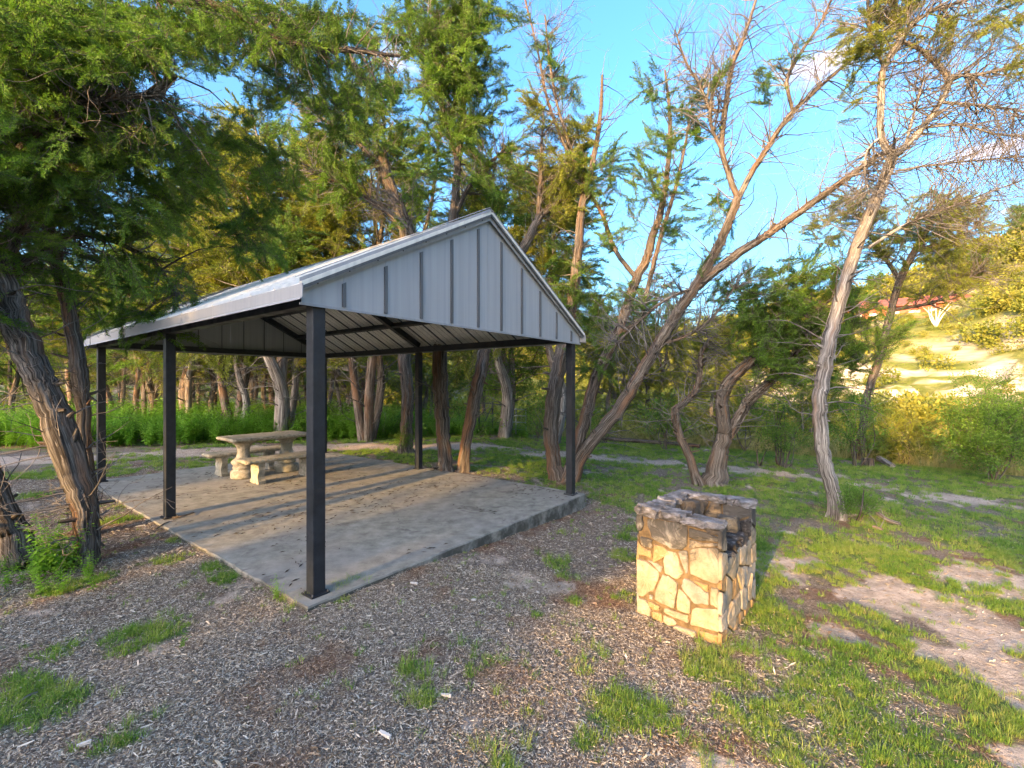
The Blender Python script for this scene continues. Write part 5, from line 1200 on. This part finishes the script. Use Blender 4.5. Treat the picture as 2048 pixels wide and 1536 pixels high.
# individual shrubs along the lawn's far edge
def shrub(name, label, px, py, rx, ry, d, dd, key, seed, dens=22, scl=(.6, 1.1), group='shrubs along the lawn edge', bark=BARK_D):
    rng = np.random.default_rng(seed); base = D(px, py+ry, d); gz = float(ground_z(base[0], base[1])); root = empty(name, (base[0], base[1], gz), label=label, cat='shrub', group=group)
    tg = blob_pts([(px, py, rx, ry, d, dd)], dens*4, rng)
    low = tg[:, 2] < gz+.08; tg[low, 2] = gz+.08+rng.uniform(0, .3, low.sum())
    acc = Acc(); nodes = []
    for s in range(5):
        a = rng.uniform(0, 6.28); e = tg.mean(0)+rng.normal(0, .25, 3)*[rx/120+.3, .6, .6]; b0 = np.array([base[0]+math.cos(a)*.06, base[1]+math.sin(a)*.06, gz-.04])
        path = catmull([b0, b0*.5+e*.5+rng.normal(0, .08, 3), e], 5); rad = np.linspace(.018, .006, len(path)); tube(acc, path, rad, 5, 0, s); nodes += nodes_from(path[3:], rad[3:])
    attach(acc, nodes, tg[::3], rng, .05)
    dr = tg-np.array([base[0], base[1], gz]); dr /= np.linalg.norm(dr, axis=1)[:, None]; dr = dr+rng.normal(0, .5, dr.shape)
    link('stems', acc.mesh('stems', bark, True, True), root)
    scatter('foliage', tg-np.array(root.location), euler_along(dr, rng), rng.uniform(scl[0], scl[1], len(tg)), key, rng, None).parent = root
    return root
shrub('leafy_shrub', 'large dense broad-leaved shrub at the right edge of the lawn', 1985, 880, 95, 68, 9.6, .8, 'leafy', 201, 15, (.8, 1.3))
shrub('leafy_shrub', 'twiggy taller shrub behind the large dense shrub at far right', 1975, 790, 80, 40, 11.5, .8, 'leafy', 202, 3, (.8, 1.3))
shrub('leafy_shrub', 'dark green shrub just right of the tall curving grey trunk', 1712, 850, 46, 66, 10.8, .7, 'leafy', 203, 6, (.8, 1.3))
shrub('leafy_shrub', 'drooping small-leaved shrub left of the tall curving grey trunk', 1560, 810, 70, 75, 10.6, .8, 'leafy', 204, 3.5, (.8, 1.3))
shrub('leafy_shrub', 'low dark shrub at the lawn edge behind the twin-trunked juniper', 1570, 885, 50, 28, 10.4, .5, 'leafy', 205, 12, (.6, 1.0))
shrub('leafy_shrub', 'yellow-green shrub between the grey trunk and the right-hand shrub', 1810, 880, 60, 42, 12.0, .8, 'juny', 206, 6, (.8, 1.3))
shrub('leafy_shrub', 'loose green shrub beside the bent stem of the twin-trunked juniper', 1330, 850, 45, 40, 13, .7, 'leafy', 207, 9, (.9, 1.4))
shrub('leafy_shrub', 'dark shrub beside the metal fence behind the rear right post', 1075, 845, 34, 32, 14.6, .6, 'leafy', 208, 12, (.9, 1.4))
shrub('leafy_shrub', 'feathery pale shrub left of the curving trunk near the bank', 1490, 850, 45, 45, 13, .7, 'juny', 209, 8, (.8, 1.3))
shrub('leafy_shrub', 'small shrub between the fanning stems at the lawn edge', 1210, 855, 30, 28, 14, .5, 'leafy', 210, 9, (.9, 1.3))
shrub('vine', 'leafy vine growing round the foot of the shaggy straight juniper', 812, 885, 17, 26, 10.7, .25, 'leafy', 211, 40, (.35, .6), 'small plants')
shrub('weed_plant', 'dark green weedy clump at the foot of the grey-barked juniper', 1718, 1018, 30, 26, 6.2, .18, 'leafy', 212, 26, (.35, .6), 'small plants')
shrub('grey_shrub', 'low leafless grey shrub at the lawn edge left of the grey trunk', 1515, 890, 30, 16, 10.6, .3, 'dry', 213, 20, (1.2, 2.2), 'small plants')
# broad-leaved weeds at the foot of the left trunk
def weed_clump(name, label, px, py, n, R, s0, s1, seed, z=-.03):
    rng = np.random.default_rng(seed); q = P(px, py, z); root = empty(name, (q[0], q[1], float(ground_z(q[0], q[1]))), label=label, cat='plant', group='small plants')
    pts = np.stack([rng.normal(0, R, n), rng.normal(0, R, n), np.zeros(n)], -1); pts[:, 2] = ground_z(q[0]+pts[:, 0], q[1]+pts[:, 1])-root.location[2]
    scatter('foliage', pts, np.stack([rng.normal(0, .15, n), rng.normal(0, .15, n), rng.uniform(0, 6.28, n)], -1), rng.uniform(s0, s1, n), 'weed', rng, None).parent = root
weed_clump('nettle_plant', 'upright bright green leafy plant between the two left trunks', 112, 1150, 9, .09, .5, .8, 221)
weed_clump('ground_plant', 'low bright green leaves spreading below the left-edge trunk', 60, 1180, 22, .2, .22, .38, 222)
weed_clump('ground_plant', 'sprawling low weeds in the mulch right of the left-edge trunk', 20, 1140, 9, .15, .2, .3, 223)
weed_clump('ground_plant', 'small dark weed at the near corner of the slab', 562, 1192, 2, .04, .18, .26, 224)
weed_clump('ground_plant', 'single broad-leaved seedling in the mulch near the bottom left', 360, 1292, 1, .01, .14, .16, 225)
weed_clump('ground_plant', 'tiny round seedling in the mulch below the slab edge', 841, 1278, 1, .01, .09, .1, 226)

rng = np.random.default_rng(95); n = 60000; x = rng.uniform(-9, 9, n); y = rng.uniform(1.4, 12, n); k = (np.abs(x) < y*1.2+.3) & ~in_slab(x, y, .02) & (rng.uniform(size=n) < .12+np.maximum(soil_m(x, y), path_m(x, y))*.75); x = x[k]; y = y[k]; n = len(x)
c_ = np.stack([x, y, ground_z(x, y)+.006], -1); th = rng.uniform(0, 3.14, n); d = np.stack([np.cos(th), np.sin(th), rng.normal(0, .15, n)], -1); s = np.stack([-np.sin(th), np.cos(th), 0*th], -1); ln = rng.uniform(.006, .026, n)[:, None]; w = ln*rng.uniform(.12, .35, n)[:, None]
V = np.stack([c_-d*ln, c_-d*ln*.2-s*w, c_+d*ln+s*w*.3, c_-d*ln*.1+s*w+[0, 0, .006]], 1).reshape(-1, 3); q = np.arange(n)[:, None]*4
tag(link('ground_litter', mesh_np('ground_litter', V, [q+[0, 1, 2, 3]], CHIP)), 'dead leaves and wood bits strewn over the bare soil and gravel', kind='stuff')
# needles and twigs dropped on the slab
rng = np.random.default_rng(91); n = 2600; a = rng.uniform(-.05, GW, n); b_ = rng.uniform(-.05, EL, n); k = fbm(a*1.6, b_*1.6, 93)+rng.uniform(-.15, .15, n) > .55; a = a[k]; b_ = b_[k]; n = len(a)
c_ = P0+a[:, None]*U+b_[:, None]*W+[0, 0, .007]; th = rng.uniform(0, 3.14, n); d = np.stack([np.cos(th), np.sin(th), 0*th], -1); s = np.stack([-np.sin(th), np.cos(th), 0*th], -1); ln = rng.uniform(.012, .05, n)[:, None]; w = ln*.16
V = np.stack([c_-d*ln, c_-d*ln*.2-s*w, c_+d*ln+s*w*.3, c_-d*ln*.1+s*w+[0, 0, .006]], 1).reshape(-1, 3); q = np.arange(n)[:, None]*4
LIT, t, b = mat('dead_litter', (.05,.038,.028), .9)
tag(link('leaf_litter', mesh_np('leaf_litter', V, [q+[0, 1, 2, 3]], LIT)), 'dead juniper needles and bits scattered on the slab', kind='stuff')
def stick(name, label, pts, r0, r1, bark=BARK_G, cat='branch', group='fallen wood', twn=0, z=None):
    rng = np.random.default_rng(abs(hash(label)) % 1000 if False else len(label)*7+int(r0*1e4)); pts = [np.array(p, float) for p in pts]
    root = empty(name, tuple(pts[0]), label=label, cat=cat, group=group); path = catmull(pts, 5); rad = np.linspace(r0, r1, len(path)); acc = Acc(); tube(acc, path, rad, 9, .12, len(label), True)
    twigs(acc, path, rad, twn, .1, .3, rng, .2, 1) if twn else None
    link('wood', acc.mesh('wood', bark, True, True), root); return root
def gp(px, py, dz, z=-.2): q = P(px, py, z); return np.array([q[0], q[1], float(ground_z(q[0], q[1]))+dz])
stick('fallen_log', 'long grey fallen log along the lawn edge behind the fanning stems', [gp(1195,886,.08,-.3), gp(1270,889,.07,-.3), gp(1340,893,.07,-.3), gp(1400,898,.08,-.3)], .07, .05, BARK_D, 'log', twn=8)
stick('fallen_branch', 'grey branch piece lying right of the grey-barked juniper', [gp(1757,1036,.05,-.3), gp(1775,1045,.03,-.3), gp(1800,1052,.03,-.3)], .035, .02)
stick('fallen_branch', 'small splintered wood scrap below the branch piece on the lawn', [gp(1748,1062,.02,-.3), gp(1765,1068,.03,-.3)], .03, .015, twn=4)
stick('tree_stump', 'short cut stump at the lawn edge right of the grey trunk', [gp(1736,928,-.05,-.35), gp(1736,928,.16,-.35)+[.01, 0, .02]], .14, .11, BARK_D, 'stump')
stick('fallen_log', 'pale split log leaning at the lawn edge beside the stump', [gp(1758,922,.14,-.35), gp(1785,931,.05,-.35)], .07, .06, BARK_G, 'log')
stick('fallen_stick', 'curled dead bark piece on the slab by the left middle post', [P(345,1035,.012), P(365,1032,.025), P(388,1025,.012)], .010, .006, BARK_W)
stick('fallen_stick', 'pale stick lying in the mulch at the lower left', [gp(25,1415,.015,-.03), gp(55,1395,.02,-.03), gp(75,1385,.015,-.03)], .008, .005)
stick('fallen_stick', 'forked pale twig at the slab edge near the left middle post', [gp(312,1062,.02,-.03), gp(335,1050,.03,-.03), gp(350,1048,.02,-.03)], .008, .004, twn=4)
STN = mat('pale_stone', (.45,.42,.37), .9)[0]
def pebble(label, px, py, r):
    q = gp(px, py, r*.35, -.1); rng = np.random.default_rng(px); V = []; n = 10
    for k, (s_, z) in enumerate(((.6, -.5), (1, 0), (.7, .5))):
        for j_ in range(n): a = 6.283*j_/n; V.append(q+np.array([math.cos(a)*r*1.3*s_*rng.uniform(.85, 1.1), math.sin(a)*r*s_*rng.uniform(.85, 1.1), z*r*.8]))
    V.append(q+[0, 0, r*.5]); acc = Acc(); acc.add(V, [(r_*n+k, r_*n+(k+1) % n, (r_+1)*n+(k+1) % n, (r_+1)*n+k) for r_ in range(2) for k in range(n)], [(2*n+k, 2*n+(k+1) % n, 3*n) for k in range(n)])
    tag(link('pebble', acc.mesh('pebble', STN)), label, 'stone', 'pebbles in the mulch')
pebble('pale round pebble in the mulch below the middle of the slab edge', 947, 1204, .018)
pebble('white pebble in the mulch between the slab edge and the grill', 1075, 1174, .014)
PLK = mat('weathered_chip', (.55,.52,.47), .9)[0]
def chunk(label, px, py, ln, ang):
    q = gp(px, py, .018, -.1); acc = Acc(); ca, sa = math.cos(ang), math.sin(ang); ax = np.array([[ca, sa, .04], [-sa, ca, .1], [0, 0, 1]])
    for k in range(4): acc.box(q+ax[0]*ln*(k-1.5)/4, ln/8, ln*(.11-.02*abs(k-1.2)), .004+.001*k % 2, ax)
    tag(link('wood_chunk', acc.mesh('wood_chunk', PLK)), label, 'wood chip', 'larger wood pieces in the mulch')
chunk('long pale wood flake at the bottom centre of the mulch', 770, 1488, .075, -.6)
chunk('brown wood sliver beside the grass tuft at bottom centre', 892, 1400, .06, -.3)
chunk('white wood flake at the bottom left corner of the mulch', 168, 1525, .05, .5)
chunk('pale sliver in the mulch right of the nearest slab corner', 828, 1183, .07, -.4)

# ------------------------------------------------------------------ wire fence and gate far behind
FEN = mat('fence_metal', (.06,.065,.06), .6)[0]; GATE = mat('gate_metal', (.30,.32,.33), .5, .4)[0]
fq = [D(958, 845, 15.6), D(985, 845, 15.7), D(1010, 845, 15.8)]
fr = empty('wire_fence', (fq[0][0], fq[0][1], float(ground_z(fq[0][0], fq[0][1]))), label='dark metal pipe fence with a slanting brace beyond the path', cat='fence')
tops = []
for q in fq:
    g = float(ground_z(q[0], q[1])); acc = Acc(); tube(acc, [(q[0], q[1], g-.1), (q[0], q[1], g+1.05)], [.03, .03], 8, 0, 0, True); part('post', acc, FEN, fr); tops.append(np.array([q[0], q[1], g]))
for h_ in (.35, .65, .98):
    acc = Acc(); tube(acc, [tops[0]+[0, 0, h_], tops[1]+[0, 0, h_-.01], tops[2]+[0, 0, h_]], [.012 if h_ < .9 else .02]*3, 6); part('rail', acc, FEN, fr)
acc = Acc(); tube(acc, [tops[0]+[.05, 0, .05], tops[1]+[0, 0, .9]], [.02, .02], 6); part('brace', acc, FEN, fr)
g0, g1 = D(1012, 845, 15.6), D(1052, 845, 15.4); z0 = float(ground_z(g0[0], g0[1])); gt = empty('metal_gate', (g0[0], g0[1], z0), label='low grey tubular gate right of the slim orange sapling', cat='gate')
for h_ in (.15, .4, .62, .84):
    acc = Acc(); tube(acc, [(g0[0], g0[1], z0+h_), (g1[0], g1[1], z0+h_)], [.018]*2, 6); part('rail', acc, GATE, gt)
for q in (g0, (g0+g1)/2, g1):
    acc = Acc(); tube(acc, [(q[0], q[1], z0+.0), (q[0], q[1], z0+.88)], [.02]*2, 6); part('stile', acc, GATE, gt)

# ------------------------------------------------------------------ house on the ridge
RED = mat('red_siding', (.36,.11,.07), .8)[0]; RROOF = mat('rust_roof', (.30,.10,.07), .7)[0]; GLS = mat('window_glass', (.05,.06,.07), .1, 0, .6)[0]; WHT = mat('cream_wall', (.5,.42,.34), .8)[0]
hc = D(1812, 650, 58); hz = 1.6+(768-656)/905*58
hx = np.array([.80, -.60, 0]); hy = np.array([.60, .80, 0]); HAXS = np.array([hx, hy, UP])
hs = empty('hillside_house', (hc[0], hc[1], hz), label='long rust-red house with a deck on the hilltop at right', cat='house')
def HP(a, b_, z): return np.array([hc[0], hc[1], hz])+hx*a+hy*b_+[0, 0, z]
def hbox(name, a0, a1, b0, b1, z0, z1, m, parent=hs):
    acc = Acc(); acc.box(HP((a0+a1)/2, (b0+b1)/2, (z0+z1)/2), (a1-a0)/2, (b1-b0)/2, (z1-z0)/2, HAXS); return part(name, acc, m, parent)
hbox('foundation', -6, 6, 0, 5, -4, .2, WHT); hbox('wall', -6, 6, 0, 5, .2, 2.9, RED)
def hroof(a0, a1, b0, b1, z, rise):
    acc = Acc(); q = [HP(a0, b0, z), HP(a1, b0, z), HP(a1, b1, z), HP(a0, b1, z), HP(a0+1, (b0+b1)/2, z+rise), HP(a1-1, (b0+b1)/2, z+rise)]
    acc.add(q, [(0,1,5,4), (2,3,4,5)], [(1,2,5), (3,0,4)]); acc.add([p-[0, 0, .15] for p in q[:4]]+q[:4], [(3,2,1,0),(0,1,5,4),(1,2,6,5),(2,3,7,6),(3,0,4,7)]); return part('roof', acc, RROOF, hs)
hroof(-6.6, 6.6, -.7, 5.6, 2.95, 1.3)
for a in (-5, -3.2, -1.2, .8, 2.8, 4.6):
    w_ = hbox('window', a-.55, a+.55, -.06, -.005, .9, 2.2, WHT); hbox('pane', a-.45, a+.45, -.09, -.062, 1.0, 2.1, GLS, w_)
hbox('deck', -6.5, 6.5, -2.6, -.1, -.1, .1, RROOF)
for k in range(9): hbox('deck_post', -6.4+k*1.6, -6.25+k*1.6, -2.55, -2.4, -3.5, -.105, RED)
hbox('deck_rail', -6.5, 6.5, -2.58, -2.50, .95, 1.05, RED)
for k in range(27): hbox('baluster', -6.45+k*.49, -6.38+k*.49, -2.56, -2.52, .105, .945, RED)
RG = 'trees on the ridge at right'
for px, d, k, s, lab in ((2040,60,3,1.0,'dark round tree on the skyline at the right edge'),(1960,56,1,.8,'dark green tree on the ridge right of the red house'),(1905,66,4,.9,'light tree on the ridge just behind the red house'),(1750,66,5,.8,'tree on the ridge left of the red house'),(1680,70,0,.8,'pale tree on the skyline left of the grey trunk')):
    q = D(px, 700, d); place_tree('ridge_tree', lab, k, q[0], q[1], s, px*.1, RG)
acc = Acc(); q = D(1872, 690, 46); gz = float(ground_z(q[0], q[1])); dr_ = empty('dead_shrub', (q[0], q[1], gz), label='white leafless shrub fanning on the hillside below the red house', cat='shrub'); r5 = np.random.default_rng(5)
for k in range(9):
    a = (k-4)*.17; pth = catmull([(q[0], q[1], gz-.1), (q[0]+math.sin(a)*.9, q[1]+r5.normal(0, .2), gz+1.0), (q[0]+math.sin(a)*2.0+r5.normal(0, .2), q[1]+r5.normal(0, .4), gz+1.9+r5.uniform(0, .5))], 4); tube(acc, pth, np.linspace(.07, .02, len(pth)), 5)
part('branches', acc, mat('bleached_wood', (.62,.58,.52), .9)[0], dr_)
